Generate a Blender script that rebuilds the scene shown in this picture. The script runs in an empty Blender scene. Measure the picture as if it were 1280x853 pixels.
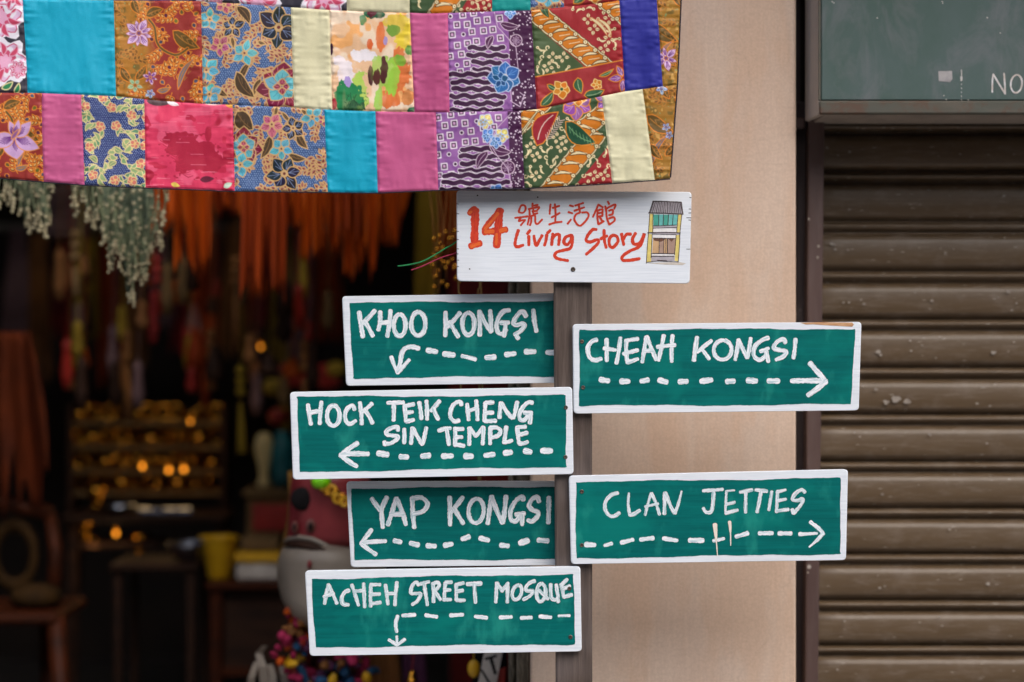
import bpy, math, random
import numpy as np
from mathutils import Vector, Matrix
PI = math.pi
sc = bpy.context.scene
# ------------------------------------------------------------------ camera, world, sun, exposure
F = 2800.0                      # focal length in pixels of the 1280 px wide photograph
CZ = 1.5
cam_d = bpy.data.cameras.new('camera'); cam = bpy.data.objects.new('camera', cam_d)
sc.collection.objects.link(cam); sc.camera = cam
cam.location = (0, 0, CZ); cam.rotation_euler = (PI/2, 0, 0)
cam_d.sensor_width = 36; cam_d.lens = F*36/1280
cam_d.clip_start = 0.1; cam_d.clip_end = 400
cam_d.dof.use_dof = True; cam_d.dof.focus_distance = 3.985; cam_d.dof.aperture_fstop = 1.75
SUN_EL, SUN_AZ = math.radians(50), math.radians(155)    # azimuth clockwise from +Y: behind the camera
w = bpy.data.worlds.new("World"); sc.world = w; w.use_nodes = True
nt = w.node_tree; bg = nt.nodes['Background']
sky = nt.nodes.new('ShaderNodeTexSky'); sky.sky_type = 'NISHITA'; sky.sun_disc = False
sky.sun_elevation = SUN_EL; sky.sun_rotation = SUN_AZ; sky.dust_density = 4.0; sky.air_density = 1.0; sky.ozone_density = 1.0
nt.links.new(sky.outputs[0], bg.inputs[0]); bg.inputs[1].default_value = 0.15
sun_d = bpy.data.lights.new('sun', 'SUN'); sun_d.energy = 1.5; sun_d.angle = math.radians(65); sun_d.color = (1, .98, .955)
sun = bpy.data.objects.new('sun', sun_d); sc.collection.objects.link(sun)
sd = Vector((math.sin(SUN_AZ)*math.cos(SUN_EL), math.cos(SUN_AZ)*math.cos(SUN_EL), math.sin(SUN_EL)))
sun.rotation_euler = sd.to_track_quat('Z', 'Y').to_euler(); sun.location = (0, -2, 8)
sc.view_settings.view_transform = 'Standard'; sc.view_settings.look = 'None'
sc.view_settings.exposure = 0.38; sc.view_settings.gamma = 1.0
sc.view_settings.use_curve_mapping = False

# ------------------------------------------------------------------ helpers
rnd = random.Random(7)
def P(px, py, d): return ((px-640)/F*d, d, CZ-(py-426.5)/F*d)
def lin1(v):
    v /= 255.0
    return v/12.92 if v <= .04045 else ((v+.055)/1.055)**2.4
def L(r, g, b): return (lin1(r), lin1(g), lin1(b))

def nodes(name):
    m = bpy.data.materials.new(name); m.use_nodes = True
    return m, m.node_tree.nodes, m.node_tree.links, m.node_tree.nodes['Principled BSDF']
def ramp(N, Lk, src, stops):
    r = N.new('ShaderNodeValToRGB'); e = r.color_ramp.elements
    while len(e) < len(stops): e.new(.5)
    for i, (p, c) in enumerate(stops):
        e[i].position = p; e[i].color = (*c, 1) if len(c) == 3 else c
    Lk.new(src, r.inputs[0]); return r.outputs[0]
def noise(N, Lk, scale, detail=4, vec=(1, 1, 1), rough=.55, coord='Object', dist=0):
    tc = N.new('ShaderNodeTexCoord'); mp = N.new('ShaderNodeMapping'); mp.inputs['Scale'].default_value = vec
    src = tc.outputs[coord]
    if coord == 'Object':       # every object gets its own stretch of the pattern, also where meshes are shared
        oi = N.new('ShaderNodeObjectInfo'); ad = N.new('ShaderNodeVectorMath'); ad.operation = 'MULTIPLY_ADD'
        ad.inputs[1].default_value = (37, 23, 31); Lk.new(oi.outputs['Random'], ad.inputs[0]); Lk.new(src, ad.inputs[2]); src = ad.outputs[0]
    Lk.new(src, mp.inputs[0])
    n = N.new('ShaderNodeTexNoise'); n.inputs['Scale'].default_value = scale; n.inputs['Detail'].default_value = detail
    n.inputs['Roughness'].default_value = rough; n.inputs['Distortion'].default_value = dist
    Lk.new(mp.outputs[0], n.inputs['Vector']); return n.outputs['Fac']
def mixc(N, Lk, fac, a, b, mode='MIX'):
    m = N.new('ShaderNodeMix'); m.data_type = 'RGBA'; m.blend_type = mode
    for s, v in ((m.inputs[0], fac), (m.inputs[6], a), (m.inputs[7], b)):
        if isinstance(v, (int, float)): s.default_value = v
        elif isinstance(v, tuple): s.default_value = (*v, 1)
        else: Lk.new(v, s)
    return m.outputs[2]
def bump(N, Lk, bs, h, strength=.3, dist=.002):
    b = N.new('ShaderNodeBump'); b.inputs['Strength'].default_value = strength; b.inputs['Distance'].default_value = dist
    Lk.new(h, b.inputs['Height']); Lk.new(b.outputs[0], bs.inputs['Normal'])
def simple(name, a, b=None, scale=30, rough=.6, vec=(1, 1, 1), bmp=.2, dist=.001, metal=0, lo=.35, hi=.65, spec=.5):
    """two tone procedural material: colour a to b by noise, with the same noise as relief"""
    m, N, Lk, bs = nodes(name)
    if b is None: b = tuple(x*.72 for x in a)
    f = noise(N, Lk, scale, 5, vec)
    Lk.new(ramp(N, Lk, f, [(lo, a), (hi, b)]), bs.inputs['Base Color'])
    bs.inputs['Roughness'].default_value = rough; bs.inputs['Metallic'].default_value = metal
    bs.inputs['Specular IOR Level'].default_value = spec
    if bmp: bump(N, Lk, bs, f, bmp, dist)
    return m

def obj(name, verts, faces, mat, parent=None, smooth=False, uv=None, col=None, base=None):
    """one mesh object; verts in world coordinates; parent thing's location is subtracted"""
    off = np.array(parent['_loc'] if parent is not None and '_loc' in parent else (base if base is not None else (0, 0, 0)), dtype=float)
    V = np.asarray(verts, dtype=float).reshape(-1, 3) - off
    me = bpy.data.meshes.new(name); me.from_pydata(V.tolist(), [], [tuple(f) for f in faces]); me.update()
    if smooth: me.polygons.foreach_set('use_smooth', [True]*len(me.polygons))
    if uv is not None:
        ul = me.uv_layers.new(name='UVMap'); idx = np.empty(len(me.loops), dtype=np.int32); me.loops.foreach_get('vertex_index', idx)
        ul.data.foreach_set('uv', np.asarray(uv, dtype=np.float32)[idx].ravel())
    if col is not None:
        ca = me.color_attributes.new('Col', 'FLOAT_COLOR', 'POINT')
        c = np.ones((len(V), 4), dtype=np.float32); c[:, :3] = col; ca.data.foreach_set('color', c.ravel())
    if mat: me.materials.append(mat)
    o = bpy.data.objects.new(name, me); sc.collection.objects.link(o)
    if parent is not None: o.parent = parent
    elif base is not None: o.location = base
    return o
def tag(o, label=None, cat=None, group=None, kind=None):
    if label: o['label'] = label
    if cat: o['category'] = cat
    if group: o['group'] = group
    if kind: o['kind'] = kind
    return o
def thing(name, label, cat, loc, group=None):
    o = bpy.data.objects.new(name, None); sc.collection.objects.link(o); o.location = loc; o.empty_display_size = .05
    o['_loc'] = tuple(loc); return tag(o, label, cat, group)
def sub(part, root):
    """let a mesh part parent sub-parts built in world coordinates"""
    part['_loc'] = tuple(root['_loc']); return part

class MB:
    def __init__(s): s.v = []; s.f = []
    def add(s, v, f):
        k = len(s.v); s.v += [tuple(x) for x in v]; s.f += [tuple(i+k for i in q) for q in f]; return s
    def box(s, x0, x1, y0, y1, z0, z1, bev=0):
        if bev <= 0:
            v = [(x, y, z) for x in (x0, x1) for y in (y0, y1) for z in (z0, z1)]
            return s.add(v, [(0, 1, 3, 2), (4, 6, 7, 5), (0, 4, 5, 1), (2, 3, 7, 6), (0, 2, 6, 4), (1, 5, 7, 3)])
        # chamfered box
        b = bev; v = []; idx = {}
        for i, x in enumerate((x0, x1)):
            for j, y in enumerate((y0, y1)):
                for k, z in enumerate((z0, z1)):
                    sx, sy, sz = (1 if i == 0 else -1), (1 if j == 0 else -1), (1 if k == 0 else -1)
                    idx[i, j, k, 0] = len(v); v.append((x, y+sy*b, z+sz*b))
                    idx[i, j, k, 1] = len(v); v.append((x+sx*b, y, z+sz*b))
                    idx[i, j, k, 2] = len(v); v.append((x+sx*b, y+sy*b, z))
        f = []
        R4 = ((0, 0), (1, 0), (1, 1), (0, 1))
        for i in (0, 1):
            f.append([idx[i, a, c, 0] for a, c in R4]); f.append([idx[a, i, c, 1] for a, c in R4]); f.append([idx[a, c, i, 2] for a, c in R4])
            for j in (0, 1):
                f.append([idx[i, j, 0, 0], idx[i, j, 1, 0], idx[i, j, 1, 1], idx[i, j, 0, 1]])
                f.append([idx[i, 0, j, 0], idx[i, 1, j, 0], idx[i, 1, j, 2], idx[i, 0, j, 2]])
                f.append([idx[0, i, j, 1], idx[1, i, j, 1], idx[1, i, j, 2], idx[0, i, j, 2]])
                for k in (0, 1): f.append([idx[i, j, k, 0], idx[i, j, k, 1], idx[i, j, k, 2]])
        return s.add(v, f)
    def tube(s, pts, r, n=8, cap=True):
        pts = [Vector(p) for p in pts]; m = len(pts)
        rs = r if isinstance(r, (list, tuple)) else [r]*m
        V = []; up = None
        for i, p in enumerate(pts):
            t = (pts[min(i+1, m-1)]-pts[max(i-1, 0)]).normalized()
            if up is None:
                up = Vector((0, 0, 1)) if abs(t.z) < .9 else Vector((1, 0, 0))
            a = (up - t*up.dot(t)).normalized(); b = t.cross(a); up = a
            for k in range(n):
                an = 2*PI*k/n; V.append(p + (a*math.cos(an)+b*math.sin(an))*rs[i])
        Fc = [(i*n+k, i*n+(k+1) % n, (i+1)*n+(k+1) % n, (i+1)*n+k) for i in range(m-1) for k in range(n)]
        if cap: Fc += [tuple(range(n))[::-1], tuple(range((m-1)*n, m*n))]
        return s.add(V, Fc)
    def lathe(s, c, prof, n=20):
        """prof: (radius, z) pairs, round the vertical axis through c"""
        V = [(c[0]+r*math.cos(2*PI*k/n), c[1]+r*math.sin(2*PI*k/n), c[2]+z) for r, z in prof for k in range(n)]
        m = len(prof)
        Fc = [(i*n+k, i*n+(k+1) % n, (i+1)*n+(k+1) % n, (i+1)*n+k) for i in range(m-1) for k in range(n)]
        Fc += [tuple(range(n))[::-1], tuple(range((m-1)*n, m*n))]
        return s.add(V, Fc)
    def ball(s, c, r, n=12, m=8, sq=(1, 1, 1), fn=None):
        V = []
        for i in range(m+1):
            th = PI*i/m
            for k in range(n):
                a = 2*PI*k/n; q = (math.sin(th)*math.cos(a), math.sin(th)*math.sin(a), math.cos(th))
                k2 = fn(q) if fn else 1
                V.append((c[0]+q[0]*r*sq[0]*k2, c[1]+q[1]*r*sq[1]*k2, c[2]+q[2]*r*sq[2]*k2))
        Fc = [(i*n+k, (i+1)*n+k, (i+1)*n+(k+1) % n, i*n+(k+1) % n) for i in range(m) for k in range(n)]
        return s.add(V, Fc)
    def torus(s, c, R, r, n=18, m=8, axis='y', sq=1):
        V = []
        for i in range(n):
            a = 2*PI*i/n
            for k in range(m):
                b = 2*PI*k/m; q = (R+r*math.cos(b))
                if axis == 'y': V.append((c[0]+q*math.cos(a), c[1]+r*math.sin(b), c[2]+q*math.sin(a)*sq))
                else: V.append((c[0]+q*math.cos(a), c[1]+q*math.sin(a), c[2]+r*math.sin(b)))
        return s.add(V, [(i*m+k, i*m+(k+1) % m, ((i+1) % n)*m+(k+1) % m, ((i+1) % n)*m+k) for i in range(n) for k in range(m)])
    def build(s, name, mat, parent=None, smooth=False, base=None):
        return obj(name, s.v, s.f, mat, parent, smooth, base=base)

# smooth value noise in numpy
_vr = np.random.RandomState(3).rand(256, 256)
def vnoise(x, y):
    xi = np.floor(x).astype(int); yi = np.floor(y).astype(int); fx = x-xi; fy = y-yi
    fx = fx*fx*(3-2*fx); fy = fy*fy*(3-2*fy)
    g = lambda a, b: _vr[a % 256, b % 256]
    return (g(xi, yi)*(1-fx)+g(xi+1, yi)*fx)*(1-fy)+(g(xi, yi+1)*(1-fx)+g(xi+1, yi+1)*fx)*fy-.5
# ------------------------------------------------------------------ materials
def m_wall():
    m, N, Lk, bs = nodes('limewashed_plaster')
    a = noise(N, Lk, 3.2, 4, (1.3, 1, .6)); s = noise(N, Lk, 5, 5, (3, 3, .7), dist=.4); g = noise(N, Lk, 90, 6, (3, 1, .18), .7); h = noise(N, Lk, 90, 4, (.3, 1, 2), .6)
    c = ramp(N, Lk, a, [(.3, L(210, 184, 164)), (.5, L(217, 194, 175)), (.72, L(206, 187, 172))])
    c = mixc(N, Lk, ramp(N, Lk, s, [(.47, (0, 0, 0)), (.62, (.6, .6, .6))]), c, L(210, 178, 152))
    c = mixc(N, Lk, ramp(N, Lk, g, [(.42, (.13, .13, .13)), (.6, (0, 0, 0))]), c, L(172, 146, 130))
    c = mixc(N, Lk, ramp(N, Lk, g, [(.6, (0, 0, 0)), (.8, (.16, .16, .16))]), c, L(230, 208, 188))
    c = mixc(N, Lk, ramp(N, Lk, h, [(.55, (0, 0, 0)), (.75, (.15, .15, .15))]), c, L(160, 134, 118))
    vo = N.new('ShaderNodeTexVoronoi'); vo.feature = 'DISTANCE_TO_EDGE'; vo.inputs['Scale'].default_value = 2.3; tc = N.new('ShaderNodeTexCoord'); nn = N.new('ShaderNodeTexNoise'); nn.inputs['Scale'].default_value = 6; nn.inputs['Detail'].default_value = 6; ad = N.new('ShaderNodeVectorMath'); ad.operation = 'MULTIPLY_ADD'; ad.inputs[1].default_value = (.35, .35, .35); Lk.new(tc.outputs['Object'], nn.inputs['Vector']); Lk.new(nn.outputs['Color'], ad.inputs[0]); Lk.new(tc.outputs['Object'], ad.inputs[2]); Lk.new(ad.outputs[0], vo.inputs['Vector'])
    c = mixc(N, Lk, ramp(N, Lk, vo.outputs['Distance'], [(.001, (.14, .14, .14)), (.0045, (0, 0, 0))]), c, L(140, 114, 98))
    gr = noise(N, Lk, 260, 4, rough=.7); c = mixc(N, Lk, ramp(N, Lk, gr, [(.4, (.22, .22, .22)), (.6, (0, 0, 0))]), c, L(160, 136, 120))
    wv = noise(N, Lk, 14, 8, (2, 2, 1), .8)
    c = mixc(N, Lk, ramp(N, Lk, wv, [(.70, (0, 0, 0)), (.73, (.6, .6, .6))]), c, L(128, 104, 88))
    Lk.new(c, bs.inputs['Base Color']); bs.inputs['Roughness'].default_value = .85
    bump(N, Lk, bs, gr, .3, .001); return m
def m_white_board():
    m, N, Lk, bs = nodes('white_painted_plywood')
    g = noise(N, Lk, 40, 6, (.35, 1, 9)); b = noise(N, Lk, 9, 3)
    c = ramp(N, Lk, g, [(.3, L(212, 220, 230)), (.5, L(224, 231, 239)), (.7, L(230, 236, 244))])
    c = mixc(N, Lk, ramp(N, Lk, b, [(.5, (0, 0, 0)), (.75, (.4, .4, .4))]), c, L(208, 212, 218))
    ck = noise(N, Lk, 24, 8, (.5, 1, 3.5), .8)
    c = mixc(N, Lk, ramp(N, Lk, ck, [(.66, (0, 0, 0)), (.72, (.8, .8, .8))]), c, L(150, 142, 134))
    Lk.new(c, bs.inputs['Base Color']); bs.inputs['Roughness'].default_value = .5
    bump(N, Lk, bs, g, .22, .0008); return m
def m_teal():
    m, N, Lk, bs = nodes('brushed_green_paint')
    g = noise(N, Lk, 30, 7, (.22, 1, 5), .65); b = noise(N, Lk, 7, 4, (1, 1, 1.6), .6, dist=.6); e = noise(N, Lk, 18, 5, (1.2, 1, .6))
    c = ramp(N, Lk, g, [(.32, L(0, 90, 88)), (.5, L(0, 99, 97)), (.68, L(2, 109, 106))])
    c = mixc(N, Lk, ramp(N, Lk, b, [(.48, (0, 0, 0)), (.66, (.7, .7, .7))]), c, L(4, 121, 112))
    c = mixc(N, Lk, ramp(N, Lk, e, [(.56, (0, 0, 0)), (.72, (.6, .6, .6))]), c, L(40, 150, 136))
    Lk.new(c, bs.inputs['Base Color']); bs.inputs['Roughness'].default_value = .5; bs.inputs['Specular IOR Level'].default_value = .12
    bump(N, Lk, bs, g, .15, .0006); return m
def m_stroke(name, c0, c1, c2):
    """brush stroke paint: streaks run along the stroke (u = along in mm, v = across)"""
    m, N, Lk, bs = nodes(name)
    g = noise(N, Lk, 1.0, 4, (.05, 7, 1), .6, 'UV'); h = noise(N, Lk, 1.0, 3, (.09, 1.2, 1), .6, 'UV')
    c = ramp(N, Lk, g, [(.40, c1), (.53, c0)])
    c = mixc(N, Lk, ramp(N, Lk, h, [(.5, (0, 0, 0)), (.75, (.5, .5, .5))]), c, c2)
    Lk.new(c, bs.inputs['Base Color']); bs.inputs['Roughness'].default_value = .5
    bump(N, Lk, bs, g, .12, .0003); return m
def m_post():
    m, N, Lk, bs = nodes('dark_weathered_timber')
    g = noise(N, Lk, 30, 8, (4, 4, .18), .7); s = noise(N, Lk, 120, 4, (1, 1, .25)); b = noise(N, Lk, 5, 3)
    c = ramp(N, Lk, g, [(.3, L(50, 39, 35)), (.5, L(78, 65, 58)), (.7, L(104, 90, 82))])
    c = mixc(N, Lk, ramp(N, Lk, s, [(.6, (0, 0, 0)), (.75, (.5, .5, .5))]), c, L(58, 45, 40))
    c = mixc(N, Lk, ramp(N, Lk, b, [(.5, (0, 0, 0)), (.7, (.4, .4, .4))]), c, L(116, 108, 108))
    Lk.new(c, bs.inputs['Base Color']); bs.inputs['Roughness'].default_value = .6
    bump(N, Lk, bs, g, .6, .002); return m
def m_dirty(name, a, b, dust, dustamt=.5, rough=.55, speck=True, vec=(.35, 1, 2.2), metal=0.0, rust=None, scale=6):
    m, N, Lk, bs = nodes(name)
    g = noise(N, Lk, scale, 7, vec, .65); d = noise(N, Lk, scale*2.3, 6, (vec[0]*1.2, 1, vec[2]), .7, dist=.5)
    c = ramp(N, Lk, g, [(.32, a), (.68, b)])
    c = mixc(N, Lk, ramp(N, Lk, d, [(.5, (0, 0, 0)), (.78, (dustamt,)*3)]), c, dust)
    if rust:
        r = noise(N, Lk, 22, 8, (1, 1, 1), .75)
        c = mixc(N, Lk, ramp(N, Lk, r, [(.5, (0, 0, 0)), (.62, (.7, .7, .7))]), c, rust)
    if name == 'brown_enamel_shutter':      # grime run down in soft vertical streaks and scratches along the slat
        q = noise(N, Lk, 9, 5, (2.2, 1, .25), .6); c = mixc(N, Lk, ramp(N, Lk, q, [(.54, (0, 0, 0)), (.74, (.3, .3, .3))]), c, L(130, 118, 108))
        q = noise(N, Lk, 26, 9, (.7, 1, 1), .8); c = mixc(N, Lk, ramp(N, Lk, q, [(.67, (0, 0, 0)), (.71, (.45, .45, .45))]), c, L(150, 142, 134))
    if speck:
        tc = N.new('ShaderNodeTexCoord'); v = N.new('ShaderNodeTexVoronoi'); v.inputs['Scale'].default_value = 22
        mp = N.new('ShaderNodeMapping'); mp.inputs['Scale'].default_value = (1, .2, 1); Lk.new(tc.outputs['Object'], mp.inputs[0])
        oi = N.new('ShaderNodeObjectInfo'); ad = N.new('ShaderNodeVectorMath'); ad.operation = 'MULTIPLY_ADD'
        ad.inputs[1].default_value = (17, 3, 11); Lk.new(oi.outputs['Random'], ad.inputs[0]); Lk.new(mp.outputs[0], ad.inputs[2]); Lk.new(ad.outputs[0], v.inputs['Vector'])
        k = noise(N, Lk, 5, 3)
        gate = N.new('ShaderNodeMath'); gate.operation = 'MULTIPLY'
        Lk.new(ramp(N, Lk, v.outputs['Distance'], [(.05, (1, 1, 1)), (.12, (0, 0, 0))]), gate.inputs[0])
        Lk.new(ramp(N, Lk, k, [(.5, (0, 0, 0)), (.54, (.75, .75, .75))]), gate.inputs[1])
        c = mixc(N, Lk, gate.outputs[0], c, L(205, 200, 192))
    Lk.new(c, bs.inputs['Base Color']); bs.inputs['Roughness'].default_value = rough; bs.inputs['Metallic'].default_value = metal
    bump(N, Lk, bs, d, .07, .0008); return m
def m_cloth():
    m, N, Lk, bs = nodes('patchwork_cotton')
    a = N.new('ShaderNodeAttribute'); a.attribute_name = 'Col'
    g = noise(N, Lk, 900, 2, (1, .2, .25)); g2 = noise(N, Lk, 900, 2, (.25, .2, 1))
    c = mixc(N, Lk, ramp(N, Lk, g, [(.35, (0, 0, 0)), (.7, (.16, .16, .16))]), a.outputs['Color'], (.9, .9, .9), 'MULTIPLY')
    c = mixc(N, Lk, ramp(N, Lk, g2, [(.3, (0, 0, 0)), (.7, (.25, .25, .25))]), c, (.72, .72, .72), 'MULTIPLY')
    Lk.new(c, bs.inputs['Base Color']); bs.inputs['Roughness'].default_value = .55
    bs.inputs['Specular IOR Level'].default_value = .3
    bs.inputs['Sheen Weight'].default_value = .03; bs.inputs['Sheen Roughness'].default_value = .4
    bump(N, Lk, bs, g, .25, .0004); return m
def m_vcol(name, rough=.6, scale=80):
    m, N, Lk, bs = nodes(name)
    a = N.new('ShaderNodeAttribute'); a.attribute_name = 'Col'; g = noise(N, Lk, scale, 4)
    Lk.new(mixc(N, Lk, ramp(N, Lk, g, [(.35, (0, 0, 0)), (.65, (.35, .35, .35))]), a.outputs['Color'], (.6, .6, .6), 'MULTIPLY'), bs.inputs['Base Color'])
    bs.inputs['Roughness'].default_value = rough; return m
def m_ground(name, a, b, scale=3, joint=None):
    m, N, Lk, bs = nodes(name)
    g = noise(N, Lk, scale, 8, rough=.65); s = noise(N, Lk, 180, 3)
    c = mixc(N, Lk, ramp(N, Lk, s, [(.45, (0, 0, 0)), (.7, (.5, .5, .5))]), ramp(N, Lk, g, [(.3, a), (.7, b)]), tuple(x*.6 for x in a))
    Lk.new(c, bs.inputs['Base Color']); bs.inputs['Roughness'].default_value = .9; bump(N, Lk, bs, s, .4, .002); return m
M = {}
M['wall'] = m_wall(); M['board'] = m_white_board(); M['teal'] = m_teal(); M['post'] = m_post()
M['white_stroke'] = m_stroke('white_brush_paint', L(240, 243, 248), L(172, 200, 208), L(220, 230, 238))
M['grey_stroke'] = m_stroke('thin_white_brush_paint', L(230, 235, 240), L(146, 184, 190), L(206, 218, 226))
M['red_stroke'] = m_stroke('red_brush_paint', L(214, 58, 22), L(188, 36, 18), L(226, 84, 28))
M['orange_stroke'] = m_stroke('orange_brush_paint', L(232, 106, 34), L(214, 76, 26), L(238, 128, 48))
M['cream_stroke'] = m_stroke('cream_brush_paint', L(238, 228, 216), L(226, 208, 190), L(240, 236, 230))
M['ink'] = simple('black_ink', L(44, 36, 40), L(80, 66, 66), 90, .7, bmp=0)
M['screw'] = simple('dull_screw_metal', L(120, 108, 98), L(62, 54, 50), 400, .4, metal=.7)
M['hole'] = simple('knot_hole', L(24, 26, 28), L(14, 14, 14), 100, .9)
M['bare'] = simple('bare_ply_edge', L(206, 164, 124), L(172, 124, 84), 60, .8, (1, 1, 6))
M['slat'] = m_dirty('brown_enamel_shutter', L(84, 67, 47), L(94, 77, 57), L(122, 110, 98), .7, .42, vec=(1.0, 1, .9))
M['guide'] = m_dirty('maroon_painted_rail', L(70, 52, 50), L(88, 70, 66), L(110, 98, 96), .4, .45, vec=(3, 3, .35))
M['guide_dark'] = m_dirty('blackened_rail', L(44, 36, 38), L(58, 48, 50), L(120, 112, 112), .35, .5, vec=(3, 3, .5))
M['panel'] = m_dirty('weathered_green_metal', L(56, 84, 74), L(80, 98, 98), L(116, 116, 122), .75, .6, speck=False, vec=(1.3, 1, .8), scale=3.4)
M['rail_rust'] = m_dirty('rusty_green_rail', L(86, 76, 64), L(80, 84, 76), L(112, 100, 88), .6, .7, speck=False, rust=L(92, 62, 46), vec=(.6, 1, 2))
M['box_side'] = m_dirty('grey_metal_reveal', L(176, 166, 156), L(150, 142, 134), L(110, 102, 96), .5, .6, vec=(2, 2, .4), speck=False)
M['frame'] = m_dirty('peeling_door_timber', L(66, 60, 48), L(92, 84, 70), L(176, 166, 150), .75, .75, speck=False, vec=(3, 3, .9), scale=9)
M['cloth'] = m_cloth()
M['hem'] = simple('black_binding', L(26, 24, 34), L(40, 34, 50), 200, .8)
M['asphalt'] = m_ground('asphalt', (.09, .088, .085), (.12, .115, .11))
M['paving'] = m_ground('paving', (.34, .32, .30), (.42, .40, .37), 5)
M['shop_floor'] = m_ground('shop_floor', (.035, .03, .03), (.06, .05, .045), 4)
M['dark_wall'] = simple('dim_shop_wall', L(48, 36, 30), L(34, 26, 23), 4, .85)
M['pole'] = simple('bamboo', L(180, 150, 96), L(150, 118, 70), 30, .5, (1, 1, 6))
M['facade'] = simple('cream_facade', (.42, .38, .32), (.34, .31, .27), 2, .85)
M['tile'] = simple('clay_roof', (.22, .10, .06), (.16, .075, .05), 6, .85)
M['shutter_green'] = simple('window_shutter_paint', (.05, .12, .10), (.04, .09, .08), 10, .6)
WD = 4.28          # depth of the front wall's face
# ------------------------------------------------------------------ the setting
tag(obj('street', [(-60, -60, 0), (60, -60, 0), (60, 60, 0), (-60, 60, 0)], [(0, 1, 2, 3)], M['asphalt']), kind='structure')
b = MB(); b.box(-12, 12, 3.3, WD, -.02, .12, .008); tag(b.build('pavement', M['paving']), kind='structure')
b = MB(); b.box(-12, 12, 3.16, 3.297, -.02, .125, .01); tag(b.build('kerb', M['paving']), kind='structure')
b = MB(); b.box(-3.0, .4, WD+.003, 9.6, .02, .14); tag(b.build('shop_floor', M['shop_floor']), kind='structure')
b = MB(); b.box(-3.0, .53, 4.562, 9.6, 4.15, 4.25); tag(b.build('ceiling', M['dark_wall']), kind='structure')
# front wall: the pier between the shop doorway and the shutter, the wall left of the doorway, the wall above both
WX0, WX1 = P(663, 0, WD)[0], P(995, 0, WD)[0]
root = thing('plastered_wall', 'pale pinkish beige plastered wall between the open shop and the brown roller shutter', 'wall', (WX0, WD, 0))
b = MB(); b.box(WX0, WX1, WD, 4.56, .1, 4.0, .004); b.build('pier', M['wall'], root)
b = MB(); b.box(-6, -2.0, WD, 4.56, .1, 4.0, .004); b.build('side_wall', M['wall'], root)
b = MB(); b.box(-6, 6, WD-.002, 4.558, 4.002, 7, .004); b.build('upper_wall', M['wall'], root)
b = MB(); b.box(WX1+.001, 2.399, WD+.03, 4.56, 2.63, 4.0, .004); b.build('lintel', M['wall'], root)
b = MB(); b.box(2.4, 6, WD, 4.56, .1, 4.0, .004); b.build('side_wall', M['wall'], root)
b = MB(); b.box(.31, 2.42, 3.74, WD-.002, 2.78, 2.86, .008); b.build('canopy', M['wall'], root)  # unseen ledge added overhead to shade the upper wall and shutter
root = thing('shop_interior', 'dark back and side walls of the unlit shop behind the signs', 'wall', (-1.3, 9.5, .14))
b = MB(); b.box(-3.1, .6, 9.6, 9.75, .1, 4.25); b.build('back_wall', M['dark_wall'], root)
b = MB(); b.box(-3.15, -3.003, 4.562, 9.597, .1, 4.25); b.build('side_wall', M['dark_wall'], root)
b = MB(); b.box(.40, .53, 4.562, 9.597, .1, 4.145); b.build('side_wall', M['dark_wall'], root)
# door timber at the left edge of the pier
root = thing('door_frame', 'weathered dark timber door frame with peeling paint at the left edge of the beige wall', 'door frame', (.015, 4.36, .12))
x0, x1 = P(638, 0, 4.36)[0], P(663.6, 0, 4.31)[0]
b = MB(); b.box(x0+.012, x1-.0015, 4.315, 4.39, .12, 4.0, .004); b.build('jamb', M['frame'], root)
b = MB(); b.box(x0-.004, x0+.0105, 4.35, 4.43, .12, 4.0, .005); b.build('stop_bead', M['frame'], root)

# ------------------------------------------------------------------ roller shutter
root = thing('roller_shutter', 'dusty brown ribbed metal roller shutter, closed, right of the beige wall', 'shutter', (1.2, 4.48, .12))
SD = 4.48
rid = [-150, -88, -26, 34, 96, 158, 220, 283, 345, 404.5, 465, 523, 582, 640, 697, 755, 811, 867, 922, 977, 1032, 1087, 1142, 1197]
prof = [(0, -.006), (.03, -.006), (.055, .002), (.10, .0075), (.2, .010), (.45, .0115), (.62, .010), (.70, .006), (.735, -.003), (.765, -.006), (.79, -.002), (.81, .005), (.86, .0085), (.91, .006), (.945, -.001), (.97, -.006), (1, -.006)]
def slat_mesh():
    nx = 24; xs = [i/nx for i in range(nx+1)]
    V = []; Fc = []
    for x in xs:
        for t, d in prof: V.append((x*1.9, -d, -t))
        for t, d in prof: V.append((x*1.9, -d+.0015, -t))
    n = len(prof)
    for i in range(nx):
        a = i*2*n; c = (i+1)*2*n
        for k in range(n-1):
            Fc.append((a+k, a+k+1, c+k+1, c+k)); Fc.append((a+n+k, c+n+k, c+n+k+1, a+n+k+1))
    Fc += [tuple([k for k in range(n)]+[n+k for k in range(n-1, -1, -1)])]
    V = [(x, y+.0011*math.sin(x*9+z*.2)+.0007*math.sin(x*23+1), z+.0004*math.sin(x*14)) for x, y, z in V]
    me = bpy.data.meshes.new('slat'); me.from_pydata(V, [], Fc); me.update()
    me.polygons.foreach_set('use_smooth', [True]*len(me.polygons)); me.materials.append(M['slat']); return me
slat_me = slat_mesh()
for i in range(len(rid)-1):
    y0, y1 = rid[i]+8, rid[i+1]+8
    o = bpy.data.objects.new('slat', slat_me); sc.collection.objects.link(o); o.parent = root
    top = P(1010, y0, SD)
    o.location = (top[0]-1.2, rnd.uniform(-.0012, .0012), top[2]-.12); o.scale = (1, 1, (y1-y0)/F*SD*1.012)
    o.rotation_euler.y = rnd.uniform(-.0006, .0006)
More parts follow.
